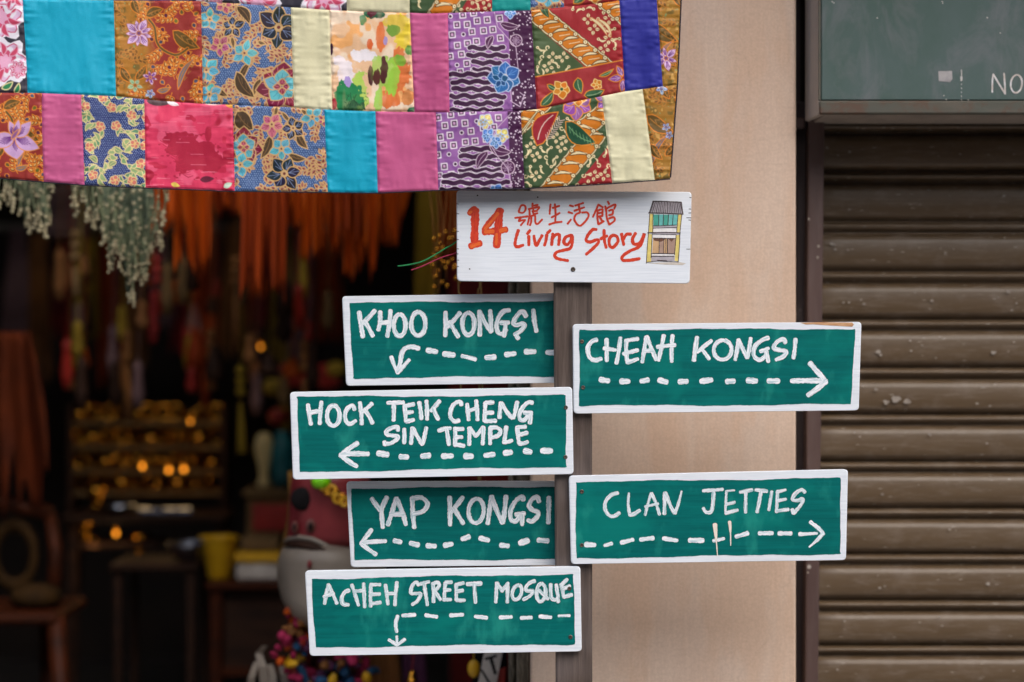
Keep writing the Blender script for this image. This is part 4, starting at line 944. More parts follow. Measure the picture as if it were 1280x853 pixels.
def p_purple(stripe_x, flower):
    def f(x0, y0, x1, y1, seed):
        c = Cv(x0, y0, x1, y1, (150, 98, 164), 2.0, seed); r = c.r; WH, DK = (226, 214, 226), (62, 26, 62)
        c.noisefill((132, 82, 150), 8, 8, .05, .2, seed)
        for i in range(7):
            for j_ in range(11):
                x = x0+4+i*13.5+(j_ % 2)*6+r.uniform(-2, 2); y = y0+7+j_*12.4-i*2.2+r.uniform(-1.6, 1.6)
                if r.random() < .16: c.dot(x, y, 1.8, DK, WH, 1.1); continue
                if x > stripe_x-8: continue
                q = [(x-3.8, y-3.5), (x+3.2, y-4), (x+3.9, y+3.4), (x-3.2, y+4)]
                c.poly(q, (150, 98, 164), WH, 1.6); c.poly([(x+(a-x)*.62, y+(b_-y)*.62) for a, b_ in q], (206, 160, 200), DK, 1.4)
        for band, ys in (('r', [y0+48, y0+57, y0+66, y0+74]), ('l', [y0+81, y0+90, y0+99, y0+108, y0+117, y0+125])):
            for y in ys:
                if y > y1+3: continue
                xa = x0+(28 if band == 'r' else 6)+r.uniform(-3, 5); xb = stripe_x+r.uniform(-8, 4)
                pts = [(x, y+1.3*math.sin(x*.33+y)+r.uniform(-.4, .4)) for x in np.arange(xa, xb, 3.0)]
                if len(pts) < 3: continue
                wl = [5.6, 7.4, 4.6][int(y) % 3]; c.line(pts, wl, WH); c.line(pts, wl-1.5, DK); c.line([(q[0], q[1]+wl*.72+.4) for q in pts[1:-1]], 1.6, (160, 110, 172))
        wn = (slice(0, c.h), slice(0, c.w)); c.put(wn, (c.X-stripe_x-(c.Y-y0)*.05)*1.5, (68, 24, 66))
        for k_ in range(170):
            x = r.uniform(stripe_x+2, x1+6); y = r.uniform(y0, y1); c.dot(x, y, r.choice([.5, .7, 1.1]), (226, 206, 226))
        for x, y, a, ln, wd in flower['leaves']: c.leaf(x, y, a, ln, wd, (80, 34, 76), (216, 190, 210), .8, .12, vein=(200, 170, 196))
        for x, y, rr in flower['rings']: c.dot(x, y, rr, (84, 36, 80), (216, 190, 210), .9); c.flower(x, y, rr*.8, 8, (84, 36, 80), (190, 160, 190), None, .5, 0, None, .3)
        c.line(flower['stem'], .9, (206, 180, 206))
        for x, y, rr, col, n in flower['blooms']:
            c.flower(x, y, rr, n, col, (190, 206, 236), (230, 214, 190), 1.0, .3, tuple(min(255, v+60) for v in col), .85)
            c.flower(x-rr*.25, y+rr*.15, rr*.5, 5, tuple(int(v*.8) for v in col), (150, 190, 236), None, .8, .9, None, .7)
        return c
    return f
def parang(c, ax, ay, bx, by, wd, n, flip=1):
    """one orange band with cream seeds, from a to b"""
    a = np.array((ax, ay), float); d = np.array((bx, by), float)-a; ln = np.hypot(*d); d /= ln; nr = np.array((-d[1], d[0])); OR, CR, BK = (206, 120, 24), (232, 216, 170), (96, 60, 20)
    edge = []
    for s_ in (1, -1):
        e = [a+d*t+nr*s_*(wd/2+1.2*abs(math.sin(t/ln*n*PI))) for t in np.linspace(0, ln, n*6)]
        edge.append(e)
    c.poly(edge[0]+edge[1][::-1], OR)
    for e in edge: c.line(e, 2.6, (70, 56, 24)); c.line(e, 1.2, CR)
    for i in range(n):
        p = a+d*(i+.5)*ln/n; an = math.atan2(nr[1], nr[0])+flip*.62
        q = p-np.array((math.cos(an), math.sin(an)))*wd*.5
        c.leaf(q[0], q[1], an, wd*1.02, 3.9, CR, BK, 1.1, .16*flip)
        q2 = q+d*ln/n*.42; c.line([q2+np.array((math.cos(an+.1), math.sin(an+.1)))*wd*t for t in (.2, .5, .8)], .8, CR)
        for s_ in (1, -1):
            m = a+d*(i+(.0 if s_ > 0 else .5))*ln/n+nr*s_*wd*.46; c.dot(m[0], m[1], 2.3, CR, BK, .9); c.dot(m[0], m[1], .7, BK)
def sprigs(c, xs, seed):
    r = random.Random(seed); CR = (234, 218, 170); OR = (200, 110, 50)
    for x, y in xs:
        k = r.random()
        if k < .3:
            for i in range(4):
                a = i*1.57+r.uniform(0, .4); q = (x+4*math.cos(a), y+4*math.sin(a)); c.leaf(q[0]-2*math.cos(a), q[1]-2*math.sin(a), a, 5.6, 4.2, CR, None, vein=(150, 90, 50), vw=.7)
        elif k < .75:
            a = r.uniform(0, 6.3); c.leaf(x, y, a, 10, 2.6, CR, None, bend=.28); c.dot(x, y, 1.9, CR); c.dot(x, y, .7, (120, 60, 40))
        else:
            a = r.uniform(0, 6.3); c.swirl(x, y, a, 3.2, CR, 1.2); c.leaf(x+3*math.cos(a), y+3*math.sin(a), a, 8, 2, CR, None, bend=.3)
def p_parang1(x0, y0, x1, y1, seed):
    c = Cv(x0, y0, x1, y1, (156, 34, 40), 2.0, seed); GR = (72, 92, 56)
    c.poly([(x0-2, y0+24), (x0+64, y0+80), (x0+70, y0+90), (x0-2, y0+100)], GR)
    sprigs(c, [(x0+8+i*13+(j_ % 2)*6, y0+58+j_*12) for i in range(5) for j_ in range(4) if y0+58+j_*12 > y0+34+i*12+10], seed)
    sprigs(c, [(x0+52+i*13+(j_ % 2)*6, y0+10+j_*12.5) for i in range(5) for j_ in range(5) if y0+10+j_*12.5 < y0+8+i*13+14], seed+1)
    c.leaf(x0+72, y0+20, .85, 34, 4, (234, 218, 170), (206, 120, 60), .7, -.12); c.leaf(x0+82, y0+22, 1.0, 30, 4, (234, 218, 170), (206, 120, 60), .7, -.2)
    parang(c, x0-6, y0+4, x0+104, y0+94, 22, 9); parang(c, x0+82, y0-12, x0+124, y0+24, 22, 4)
    # floral border along the lower edge
    ya = y0+86
    c.poly([(x0-3, ya+10), (x1+4, ya-13), (x1+6, y1+6), (x0-3, y1+8)], (158, 44, 48), (222, 138, 50), 1.3)
    OR, G = (222, 138, 40), (52, 96, 62)
    for x, y, a, ln, wd in ((x0+12, y1-4, -.9, 24, 11), (x0+20, ya+18, .4, 16, 7), (x0+58, ya+10, 1.3, 20, 12), (x0+66, ya+32, -.3, 26, 13), (x0+85, ya+8, -.5, 20, 5)):
        c.leaf(x, y, a, ln, wd, G, OR, 1.1, .1, vein=(170, 200, 150))
    c.flower(x0+38, ya+24, 12, 5, (214, 130, 30), (240, 206, 130), G, 1.1, .2, None, .8); c.flower(x0+82, ya+18, 7, 5, (214, 120, 30), (240, 206, 130), (214, 160, 60), 1, .6, None, .8)
    c.flower(x1-2, ya+10, 17, 5, (146, 84, 150), OR, None, 1.1, 1.8, (214, 180, 214), .5)
    c.leaf(x0+14, y0-3, 1.2, 26, 11, (52, 84, 54), OR, 1, .1, vein=(120, 150, 100))
    return c
def p_parang2(x0, y0, x1, y1, seed):
    c = Cv(x0, y0, x1, y1, (60, 84, 52), 2.0, seed); OR = (222, 138, 40)
    c.poly([(x1+6, y0+50), (x0+58, y1+8), (x1+6, y1+8)], (158, 36, 42))
    sprigs(c, [(x0+6+i*13+(j_ % 2)*6, y0+28+j_*12) for i in range(5) for j_ in range(8) if i*13+j_*12 < 92 and i*13+j_*12 > 30], seed)
    sprigs(c, [(x1-4-i*13-(j_ % 2)*6, y1-4-j_*12) for i in range(4) for j_ in range(5) if i+j_ < 6], seed+1)
    parang(c, x0-14, y0+48, x0+44, y0-8, 20, 5, -1); parang(c, x0-24, y0+80, x0+20, y0+20, 0.1, 1, -1)
    parang(c, x0+28, y1+14, x0+96, y0+44, 23, 7, -1); parang(c, x0+72, y0+46, x0+122, y0+6, 21, 4, -1)
    c.leaf(x0+20, y0+62, -.95, 50, 24, (150, 24, 40), OR, 1.2, -.18, vein=(232, 200, 190), vw=1)
    for k_ in range(9):
        t = .25+.07*k_; x, y = x0+20+50*t*math.cos(-.95)+5, y0+62+50*t*math.sin(-.95)+2; c.line([(x, y), (x+6, y-1.5)], .7, (232, 200, 190)); c.line([(x, y), (x-1, y-6)], .7, (232, 200, 190))
    c.leaf(x0+56, y0+32, .55, 46, 22, (30, 78, 52), OR, 1.2, .16, vein=(120, 170, 120), vw=.8)
    for k_ in range(8): x = x0+60+4.4*k_; y = y0+38+2.6*k_; c.line([(x, y), (x+2, y+8)], .7, (110, 160, 110))
    c.flower(x0+70, y0+10, 22, 6, (146, 84, 160), OR, None, 1.3, .52, (206, 160, 210), .82); c.flower(x0+72, y0+2, 11, 5, (222, 138, 40), (240, 206, 140), None, 1.1, .3, None, .8)
    c.flower(x1-6, y0+4, 16, 6, (146, 84, 160), OR, None, 1.2, .2, (206, 160, 210), .8)
    return c
def p_peony(spots, leaves=()):
    def f(x0, y0, x1, y1, seed):
        c = Cv(x0, y0, x1, y1, (56, 54, 66), 2.0, seed); r = c.r
        for x, y, rr in spots:
            for ring_, (k, cols) in enumerate(((1.0, (236, 232, 242)), (.78, (226, 190, 220)), (.62, (236, 230, 240)), (.44, (206, 80, 116)), (.3, (228, 170, 200)))):
                n = 7; base_r = rr*k
                pts = [(x+base_r*(1+.16*math.cos(n*a+ring_))*math.cos(a), y+base_r*(1+.16*math.cos(n*a+ring_))*math.sin(a)) for a in np.linspace(0, 2*PI, 40)[:-1]]
                c.poly(pts, cols, (206, 96, 130) if ring_ in (1, 3) else None, 1.5)
            for k in range(7):
                a = k*.9+x; c.leaf(x+rr*.3*math.cos(a), y+rr*.3*math.sin(a), a, rr*.6, rr*.24, (204, 72, 104), (230, 170, 196), 1.2, .2)
        for x, y, a, ln in leaves: c.leaf(x, y, a, ln, ln*.45, (44, 134, 84), (226, 216, 160), 1.4, .1)
        return c
    return f
def p_water(x0, y0, x1, y1, seed):
    c = Cv(x0, y0, x1, y1, (232, 190, 150), 2.0, seed); W, H = x1-x0, y1-y0
    def bl(cx, cy, rx, ry, col, ph=0):
        wn = (slice(0, c.h), slice(0, c.w)); u, v = ((c.X-x0)/W-cx)/rx, ((c.Y-y0)/H-cy)/ry
        dd = np.hypot(u, v)+.55*vnoise(c.X/7.+ph, c.Y/9.)+.35*vnoise(c.X/2.4+ph, c.Y/3.4); sh = .75+.5*(vnoise(c.X/6.+ph, c.Y/12.)+.5)
        c.put(wn, np.clip((1.05-dd)/.07, 0, 1)*np.clip(sh, .6, 1), col)
    c.noisefill((238, 216, 190), 22, 26, .05, .12, 3); c.noisefill((240, 176, 110), 20, 20, .22, .08, 9)
    for q in ((.2, .62, .1, .14, (236, 226, 230)), (.4, .45, .14, .06, (238, 232, 236)), (.12, .5, .08, .06, (240, 230, 234)), (.88, .22, .1, .16, (232, 206, 60)), (.78, .12, .12, .08, (226, 196, 80)), (.75, .2, .07, .05, (120, 160, 60)),
              (.83, .62, .12, .2, (220, 118, 60)), (.6, .26, .06, .14, (224, 120, 64)), (.48, .34, .03, .06, (222, 104, 50)), (.7, .88, .12, .1, (222, 118, 60)), (.92, .86, .07, .08, (214, 140, 80)), (.8, .5, .1, .05, (130, 180, 60)), (.72, .66, .09, .16, (156, 206, 70)),
              (.6, .58, .12, .13, (172, 206, 96)), (.36, .82, .09, .2, (176, 210, 90)), (.58, .9, .05, .12, (160, 206, 90)), (.22, .85, .18, .15, (28, 128, 74)), (.3, .95, .12, .06, (40, 90, 54)), (.5, .04, .12, .05, (30, 90, 60)), (.5, .02, .06, .06, (90, 30, 44)), (.4, .1, .04, .05, (40, 140, 90)),
              (.94, .4, .04, .05, (80, 150, 70)), (.48, .63, .03, .1, (74, 36, 38)), (.64, .58, .045, .12, (84, 40, 40)), (.56, .66, .04, .08, (90, 46, 40)), (.22, .7, .04, .05, (170, 150, 210)), (.66, .3, .025, .05, (170, 150, 200)), (.05, .93, .04, .06, (180, 30, 60)), (.97, .98, .06, .03, (30, 110, 70)), (.02, .38, .025, .06, (70, 30, 60))):
        bl(*q[:5], ph=q[0]*20)
    for i in range(26): x = x0+W*(.2+c.r.random()*.25); y = y0+H*(.84+c.r.random()*.14); c.line([(x, y), (x+c.r.uniform(-3, 3), y-c.r.uniform(1, 5))], .7, (20, 60, 40))
    return c
def p_pinkred(x0, y0, x1, y1, seed):
    c = Cv(x0, y0, x1, y1, (218, 58, 96), 2.0, seed); W, H = x1-x0, y1-y0
    c.noisefill((232, 90, 124), 26, 18, -.02, .1, 5); c.noisefill((178, 30, 62), 26, 24, .24, .04, 11); c.noisefill((196, 40, 74), 14, 12, .3, .04, 21)
    for bx, by, br in ((.36, .5, .14), (.5, .6, .16), (.66, .62, .17), (.42, .72, .1), (.78, .7, .1)):
        wn = (slice(0, c.h), slice(0, c.w)); dd = np.hypot((c.X-x0)/W-bx, ((c.Y-y0)/H-by)*.9)+.14*vnoise(c.X/9, c.Y/7)+.07*vnoise(c.X/3, c.Y/2.5); c.put(wn, (br-dd)/.012, (176, 30, 62))
    for k_ in range(60): yy = y0+H*c.r.random(); xx = x0+W*c.r.random(); c.line([(xx, yy), (xx+c.r.uniform(6, 20), yy+c.r.uniform(-.5, .5))], .5, c.r.choice([(236, 120, 146), (190, 44, 80)]))
    c.leaf(x0+W*.62, y0+H*.88, -.1, 18, 8, (104, 26, 54)); c.leaf(x0+W*.02, y0+2, .1, 32, 10, (90, 70, 74)); c.leaf(x0+W*.25, y0+3, .3, 16, 6, (236, 226, 230)); c.leaf(x0+W*.6, y0+1, .15, 34, 9, (232, 206, 200))
    c.leaf(x0+W*.3, y0+H*.92, .3, 12, 6, (228, 200, 90)); c.leaf(x0+W*.88, y0+H*.96, -.5, 12, 7, (190, 210, 190)); c.leaf(x0+W*.9, y0+H*.05, .4, 14, 6, (226, 160, 60))
    for i in range(9): x = x0+W*.18+i*3.4; y = y0+H*(.45+.045*i); c.line([(x, y), (x+8, y+5), (x+14, y+3)], 1.0, (186, 34, 66))
    return c

TURQ, PINK, CREAM, BLUE, TEAL = p_plain((10, 164, 196)), p_plain((194, 90, 138)), p_plain((218, 214, 178)), p_plain((46, 50, 150)), p_plain((20, 150, 146))
pur_hi = {'leaves': [(616, 45, 1.9, 18, 9), (625, 30, .1, 24, 10)], 'rings': [(645, 51, 7)], 'stem': [(618, 16), (622, 34), (632, 45), (645, 60), (648, 90), (638, 112), (640, 128), (650, 134), (655, 120), (650, 116)], 'blooms': [(631, 97, 21, (44, 100, 168), 7), (638, 16, 8, (60, 120, 190), 5)]}
pur_lo = {'leaves': [(610, 190, 2.1, 26, 10), (612, 184, .2, 28, 12)], 'rings': [(635, 210, 8)], 'stem': [(640, 141), (622, 160), (612, 180), (622, 196), (635, 212), (640, 236)], 'blooms': [(607, 152, 11, (222, 196, 120), 5), (628, 170, 10, (222, 196, 110), 5), (610, 170, 9, (70, 120, 190), 5), (620, 178, 8, (60, 110, 180), 5), (620, 240, 10, (60, 110, 180), 5)]}
SEAM_A = [(-40, -3), (0, 0), (245, 1), (365, 9), (440, 13), (545, 17), (665, 13), (774, 2), (860, -8)]
SEAM_B = [(-40, 117), (0, 117), (36, 117), (146, 121), (180, 124), (254, 130), (367, 134), (415, 137), (518, 140), (562, 141), (652, 139), (671, 137), (781, 115), (828, 109), (860, 105)]
SEAM_C = [(-40, 221), (0, 223), (56, 228), (107, 232), (182, 235), (293, 239), (409, 240), (472, 241), (548, 238), (656, 236), (765, 230), (818, 226), (860, 222)]
SEAM_T = [(-40, -112), (0, -112), (400, -104), (860, -118)]
rowA = [(-40, -40, PINK), (60, 60, p_gold([(20, -40, 18, 6, 'v')])), (140, 138, CREAM), (240, 245, p_plain((70, 90, 150))), (293, 293, p_peony([(255, -30, 34), (270, -4, 10)])), (433, 433, p_peony([(322, 4, 26), (405, -4, 28), (355, -50, 30)])),
        (512, 512, CREAM), (615, 615, p_parang2), (663, 663, TEAL), (705, 705, p_blue([(686, -4, 16, 5, 't'), (680, -40, 18, 6, 'rose')])), (774, 774, p_parang1), (824, 820, BLUE), (852, 851, p_gold([(838, -40, 14, 6, 'v')], 2))]
rowB = [(-30, -28, TURQ), (30, 36, p_peony([(2, 22, 30), (16, -6, 22), (8, 78, 28), (24, 88, 12)], [(4, 112, -.6, 16), (20, 118, -1.2, 14)])), (142, 146, TURQ), (251, 254, p_gold([(174, 42, 19, 9, 'v'), (188, 97, 9, 6, 'v'), (169, 107, 10, 5, 'g'), (188, 117, 7, 5, 'w')])),
        (363, 367, p_blue([(262, 24, 15, 5, 't'), (291, 34, 15, 5, 'k'), (275, 58, 15, 5, 'm'), (306, 67, 17, 5, 't'), (348, 34, 27, 6, 'k'), (352, 108, 31, 7, 'rose'), (258, 88, 18, 6, 't'), (262, 118, 16, 6, 't'), (280, 6, 12, 5, 'm')], [(296, 8, 1.0, 28, 12, -.15), (312, 78, 1.9, 34, 8, .1), (296, 90, .9, 40, 16, .15), (268, 108, .6, 22, 9, .1), (326, 98, 1.9, 24, 7, .1), (322, 52, .2, 10, 5, .1), (290, 46, 1.4, 16, 5, 0)])),
        (411, 415, CREAM), (512, 518, p_water), (560, 562, PINK), (664, 671, p_purple(634, pur_hi)), (774, 781, p_parang1), (820, 828, BLUE), (851, 846, p_gold([(832, 74, 16, 6, 'v')], 2, (164, 118, 42)))]
rowC = [(-34, -34, CREAM), (54, 56, p_gold([(20, 172, 30, 5, 'i')], -1)), (103, 107, PINK), (180, 182, p_navy), (291, 293, p_pinkred), (405, 409, p_blue([(339.5, 155.5, 16, 5, 'm'), (366, 160, 16, 5, 'k'), (351.5, 186, 16, 5, 't'), (390, 146, 15, 5, 't'), (304, 184, 24, 6, 'rose'), (300, 206, 16, 5, 't'), (355, 217, 23, 6, 'k'), (404, 150, 8, 5, 'm')], [(338, 169, 2.0, 32, 11, -.1), (371, 166, .95, 24, 10, .1), (360, 193, .2, 23, 9, .12), (296, 140, .8, 30, 22, .1), (346, 132, 1.75, 16, 5, 0), (352, 140, .9, 18, 5, 0), (376, 136, .8, 14, 5, 0), (362, 196, 1.6, 20, 5, .15)])),
        (469, 472, TURQ), (545, 548, PINK), (651, 656, p_purple(634, pur_lo)), (752, 765, p_parang2), (803, 818, CREAM), (846, 837, p_gold([(826, 112, 8, 5, 'w'), (832, 160, 6, 5, 'w'), (836, 170, 6, 5, 'w')], 2, (160, 114, 40)))]
CD = 3.953
def big_fold(x, y):
    """folds towards the camera in metres, x and y in photograph pixels"""
    v = .0060*np.sin(x/97.+.6+.002*y)+.0035*np.sin(x/41.+y/260.)+.012*vnoise(x/120.+3, y/160.)
    v += .0052*vnoise(x/19.+9, y/80.)+.0026*vnoise(x/34., y/22.+5)+.0035*np.sin((x+.45*y)/23.)*np.clip(vnoise(x/130.+2, y/130.)*2, 0, 1)
    v += .018*np.clip((x-690)/150, 0, 1)**2*np.clip((y+40)/260, 0, 1)          # right corner swings forward
    return v
def make_row(root, cells, T, B, step, seed0, plainrow=False):
    Tx, Ty = zip(*T); Bx, By = zip(*B); rail_pts = []
    for i in range(1, len(cells)):
        l0, l1 = cells[i-1][:2]; r0, r1, pat = cells[i]
        if r0 < -60: continue
        yt = np.interp([l0, r0], Tx, Ty); yb = np.interp([l1, r1], Bx, By)
        hgt = max(yb)-min(yt); wid = max(r0, r1)-min(l0, l1)
        st = step if pat not in (TURQ, PINK, CREAM, BLUE, TEAL) else step*1.6
        nu, nv = int(wid/st)+2, int(hgt/st)+2
        s, t = np.meshgrid(np.linspace(0, 1, nu), np.linspace(0, 1, nv))
        xl, xr = l0+(l1-l0)*t, r0+(r1-r0)*t
        # side seams bow very slightly
        X = xl+(xr-xl)*s; yT = np.interp(X, Tx, Ty); yB = np.interp(X, Bx, By); Y = yT+(yB-yT)*t
        w_ = xr-xl; h_ = yB-yT
        eL, eR, eT, eB = s*w_, (1-s)*w_, t*h_, (1-t)*h_
        e = np.minimum(np.minimum(eL, eR), np.minimum(eT, eB))
        D_ = big_fold(X, Y)
        D_ -= .0022*np.exp(-(e/1.6)**2)
        pk = 1-np.exp(-e/1.4)
        for ed, al in ((eL, Y), (eR, Y), (eT, X), (eB, X)):
            D_ += .0034*pk*vnoise(al/4.2+seed0+i*3.3, ed/13.)*np.exp(-ed/9.)*(1.3 if ed is eL or ed is eR else .8)
        D_ += .0015*vnoise(X/11.+i*7, Y/38.+i)*pk+.0005*vnoise(X/5.+i*5, Y/9.)*pk
        cv = pat(min(l0, l1), min(yt), max(r0, r1), max(yb), seed0+i)
        colr = cv.sample(X, Y)
        # px -> world on the plane of the cloth, then pushed along y
        V = np.stack([(X-640)/F*CD, CD-D_, CZ-(Y-426.5)/F*CD], -1).reshape(-1, 3)-np.array(root['_loc'])
        idx = np.arange(nu*nv).reshape(nv, nu); q = np.stack([idx[:-1, :-1], idx[1:, :-1], idx[1:, 1:], idx[:-1, 1:]], -1).reshape(-1, 4)
        me = bpy.data.meshes.new('fabric_patch'); me.vertices.add(len(V)); me.vertices.foreach_set('co', V.astype(np.float32).ravel())
        me.loops.add(q.size); me.loops.foreach_set('vertex_index', q.astype(np.int32).ravel())
        me.polygons.add(len(q)); me.polygons.foreach_set('loop_start', np.arange(0, q.size, 4, dtype=np.int32)); me.polygons.foreach_set('loop_total', np.full(len(q), 4, dtype=np.int32))
        me.polygons.foreach_set('use_smooth', np.ones(len(q), bool)); me.update(calc_edges=True)
        ca = me.color_attributes.new('Col', 'FLOAT_COLOR', 'POINT'); c4 = np.ones((nu*nv, 4), np.float32); c4[:, :3] = colr.reshape(-1, 3); ca.data.foreach_set('color', c4.ravel())
        me.materials.append(M['cloth']); o = bpy.data.objects.new('fabric_patch', me); sc.collection.objects.link(o); o.parent = root
        rail_pts.append((X[-1], Y[-1], D_[-1], X[:, -1], Y[:, -1], D_[:, -1]))
    return rail_pts
cloth = thing('patchwork_cloth', 'hanging patchwork cloth of batik, floral and plain satin pieces above the signs', 'cloth', P(420, -112, CD))
make_row(cloth, rowA, SEAM_T, SEAM_A, 1.0, 100)
rB = make_row(cloth, rowB, SEAM_A, SEAM_B, .72, 200)
rC = make_row(cloth, rowC, SEAM_B, SEAM_C, .72, 300)
hem = MB(); pts = []
for X, Y, D_, *_ in rC: pts += [((x-640)/F*CD, CD-d-.0002, CZ-(y+.4-426.5)/F*CD) for x, y, d in list(zip(X, Y, D_))[::4]]
hem.tube(pts, .0011, 5); hem.build('hem_binding', M['hem'], cloth)
hem = MB(); pts = []
for R_ in (rB[-1], rC[-1]): pts += [((x+.4-640)/F*CD, CD-d-.0002, CZ-(y-426.5)/F*CD) for x, y, d in list(zip(*R_[3:]))[::4]]
hem.tube(pts, .0013, 5); hem.build('hem_binding', M['hem'], cloth)
b = MB(); zt = P(0, -116, CD)[2]+.006
b.tube([(-1.45+.1*i, CD+.004*math.sin(i), zt+.012) for i in range(20)], [.014+.002*(i % 4 == 0) for i in range(20)], 10)
pole = b.build('hanging_pole', M['pole'], base=(-.5, CD, zt)); tag(pole, 'bamboo pole carrying the top edge of the patchwork cloth', 'pole')
for x, lb in ((-1.3, 'left metal hook holding the bamboo pole above the shop doorway'), (.35, 'right metal hook holding the bamboo pole above the signs')):
    b = MB(); b.tube([(x, 4.299, zt+.05), (x, 4.02, zt+.05), (x, CD, zt-.004)], .006, 6); tag(b.build('pole_hook', M['guide'], base=(x, 4.1, zt)), lb, 'hook', 'pole hooks')
# ------------------------------------------------------------------ inside the shop
def mm(name, a, b=None, **k):
    if 'metal' not in k and k.get('rough', .6) > .45: k.setdefault('spec', .12)
    return simple(name, L(*a), L(*b) if b else None, **k)
MI = {
 'orange': mm('orange_silk', (190, 84, 18), (150, 60, 14), scale=8, rough=.5, vec=(3, 3, .5)), 'robe': mm('brown_robe', (92, 38, 14), (60, 24, 10), scale=6, rough=.8), 'rust': mm('rust_silk', (158, 62, 20), (116, 44, 18), scale=8, rough=.6, vec=(3, 3, .5)),
 'olive': mm('olive_silk', (176, 146, 50), (120, 98, 34), scale=8, rough=.5, vec=(3, 3, .5)), 'wine': mm('wine_cotton', (140, 46, 44), (96, 34, 36), scale=8, rough=.8),
 'brown': mm('brown_cotton', (150, 100, 56), (108, 72, 44), scale=8, rough=.8), 'mauve': mm('mauve_cotton', (128, 100, 100), (94, 72, 76), scale=8, rough=.8),
 'sage': mm('sage_lace', (128, 136, 106), (92, 102, 80), scale=40, rough=.8), 'bead': mm('pale_beads', (176, 168, 136), (140, 130, 100), scale=60, rough=.35),
 'wood': mm('reddish_wood', (72, 32, 14), (46, 22, 12), scale=10, rough=.5, vec=(1, 1, 6)), 'darkwood': mm('dark_wood', (58, 38, 28), (40, 27, 22), scale=10, rough=.6, vec=(1, 1, 6)),
 'gold': mm('gold_metal', (222, 160, 60), (190, 124, 40), scale=60, rough=.22, metal=1.0), 'silver': mm('silver_metal', (190, 196, 210), (150, 156, 172), scale=60, rough=.25, metal=1.0),
 'yellow': mm('yellow_plastic', (226, 178, 32), (206, 156, 24), scale=20, rough=.4), 'white': mm('white_plastic', (206, 200, 192), (180, 172, 164), scale=20, rough=.5),
 'teal': mm('teal_glaze', (26, 112, 116), (18, 84, 92), scale=20, rough=.35), 'cream': mm('cream_glaze', (216, 196, 140), (196, 172, 116), scale=20, rough=.5),
 'red': mm('red_lacquer', (176, 44, 32), (140, 34, 28), scale=20, rough=.4), 'green': mm('lime_plastic', (150, 244, 24), (120, 222, 16), scale=20, rough=.35),
 'black': mm('black_cloth', (30, 27, 28), (22, 20, 22), scale=20, rough=.8), 'pink': mm('pink_wool', (176, 54, 92), (130, 32, 62), scale=60, rough=.9),
 'blue': mm('blue_wool', (46, 84, 120), (34, 62, 92), scale=60, rough=.9), 'purple': mm('purple_wool', (110, 66, 100), (76, 44, 74), scale=60, rough=.9),
 'orangewool': mm('orange_wool', (196, 86, 30), (150, 60, 22), scale=60, rough=.9), 'grey': mm('grey_metal', (104, 100, 94), (80, 76, 72), scale=20, rough=.6),
 'khaki': mm('khaki_card', (124, 98, 64), (98, 76, 50), scale=20, rough=.8), 'khaki_dark': mm('dull_khaki', (62, 42, 18), (44, 30, 14), scale=20, rough=.8), 'ribbon': mm('grey_ribbon', (150, 140, 128), (120, 110, 100), scale=20, rough=.6),
}
def em(name, col, s):
    m, N, Lk, bs = nodes(name); bs.inputs['Base Color'].default_value = (*L(*col), 1); bs.inputs['Emission Color'].default_value = (*L(*col), 1); bs.inputs['Emission Strength'].default_value = s; return m
MI['bulb'] = em('amber_bulb_glow', (255, 160, 40), 2.2)

def drape(name, label, cat, px0, px1, py0, py1, d, mat, seed, group=None, taper=.75, ragged=.12, folds=5, depth=.05):
    """hanging scarf or garment: folded sheet with thickness, gathered at the top"""
    r = random.Random(seed); nu, nv = 28, 14; V = []; c = (px0+px1)/2; hw = (px1-px0)/2; ph = r.uniform(0, 6); t0 = .0025
    low = [1-ragged*r.random()*(1 if (k//5) % 2 else .3) for k in range(nu+1)]
    for side in (0, 1):
        for j_ in range(nv+1):
            t = j_/nv
            for i in range(nu+1):
                u = i/nu*2-1; wd = hw*(taper+(1-taper)*math.sin(PI*min(1, t*1.2)/2))
                x = c+u*wd+3*math.sin(t*3+ph)
                y = py0+(py1-py0)*t*low[i]
                X, Y, Z_ = P(x, y, d); Y += depth*(.6*math.sin(u*folds*PI+ph+.6*math.sin(t*3))*(.35+.65*t))+(t0 if side else 0)
                V.append((X, Y, Z_))
    n = (nu+1)*(nv+1); Fc = []
    for j_ in range(nv):
        for i in range(nu):
            a = j_*(nu+1)+i; Fc.append((a, a+nu+1, a+nu+2, a+1)); Fc.append((n+a, n+a+1, n+a+nu+2, n+a+nu+1))
    for i in range(nu): a = i; Fc.append((a, a+1, n+a+1, n+a)); a = nv*(nu+1)+i; Fc.append((a, n+a, n+a+1, a+1))
    for j_ in range(nv): a = j_*(nu+1); e = a+nu+1; Fc.append((a, n+a, n+e, e)); a += nu; e += nu; Fc.append((a, e, n+e, n+a))
    o = obj(name, V, Fc, mat, smooth=True, base=P(c, py0, d)); return tag(o, label, cat, group)

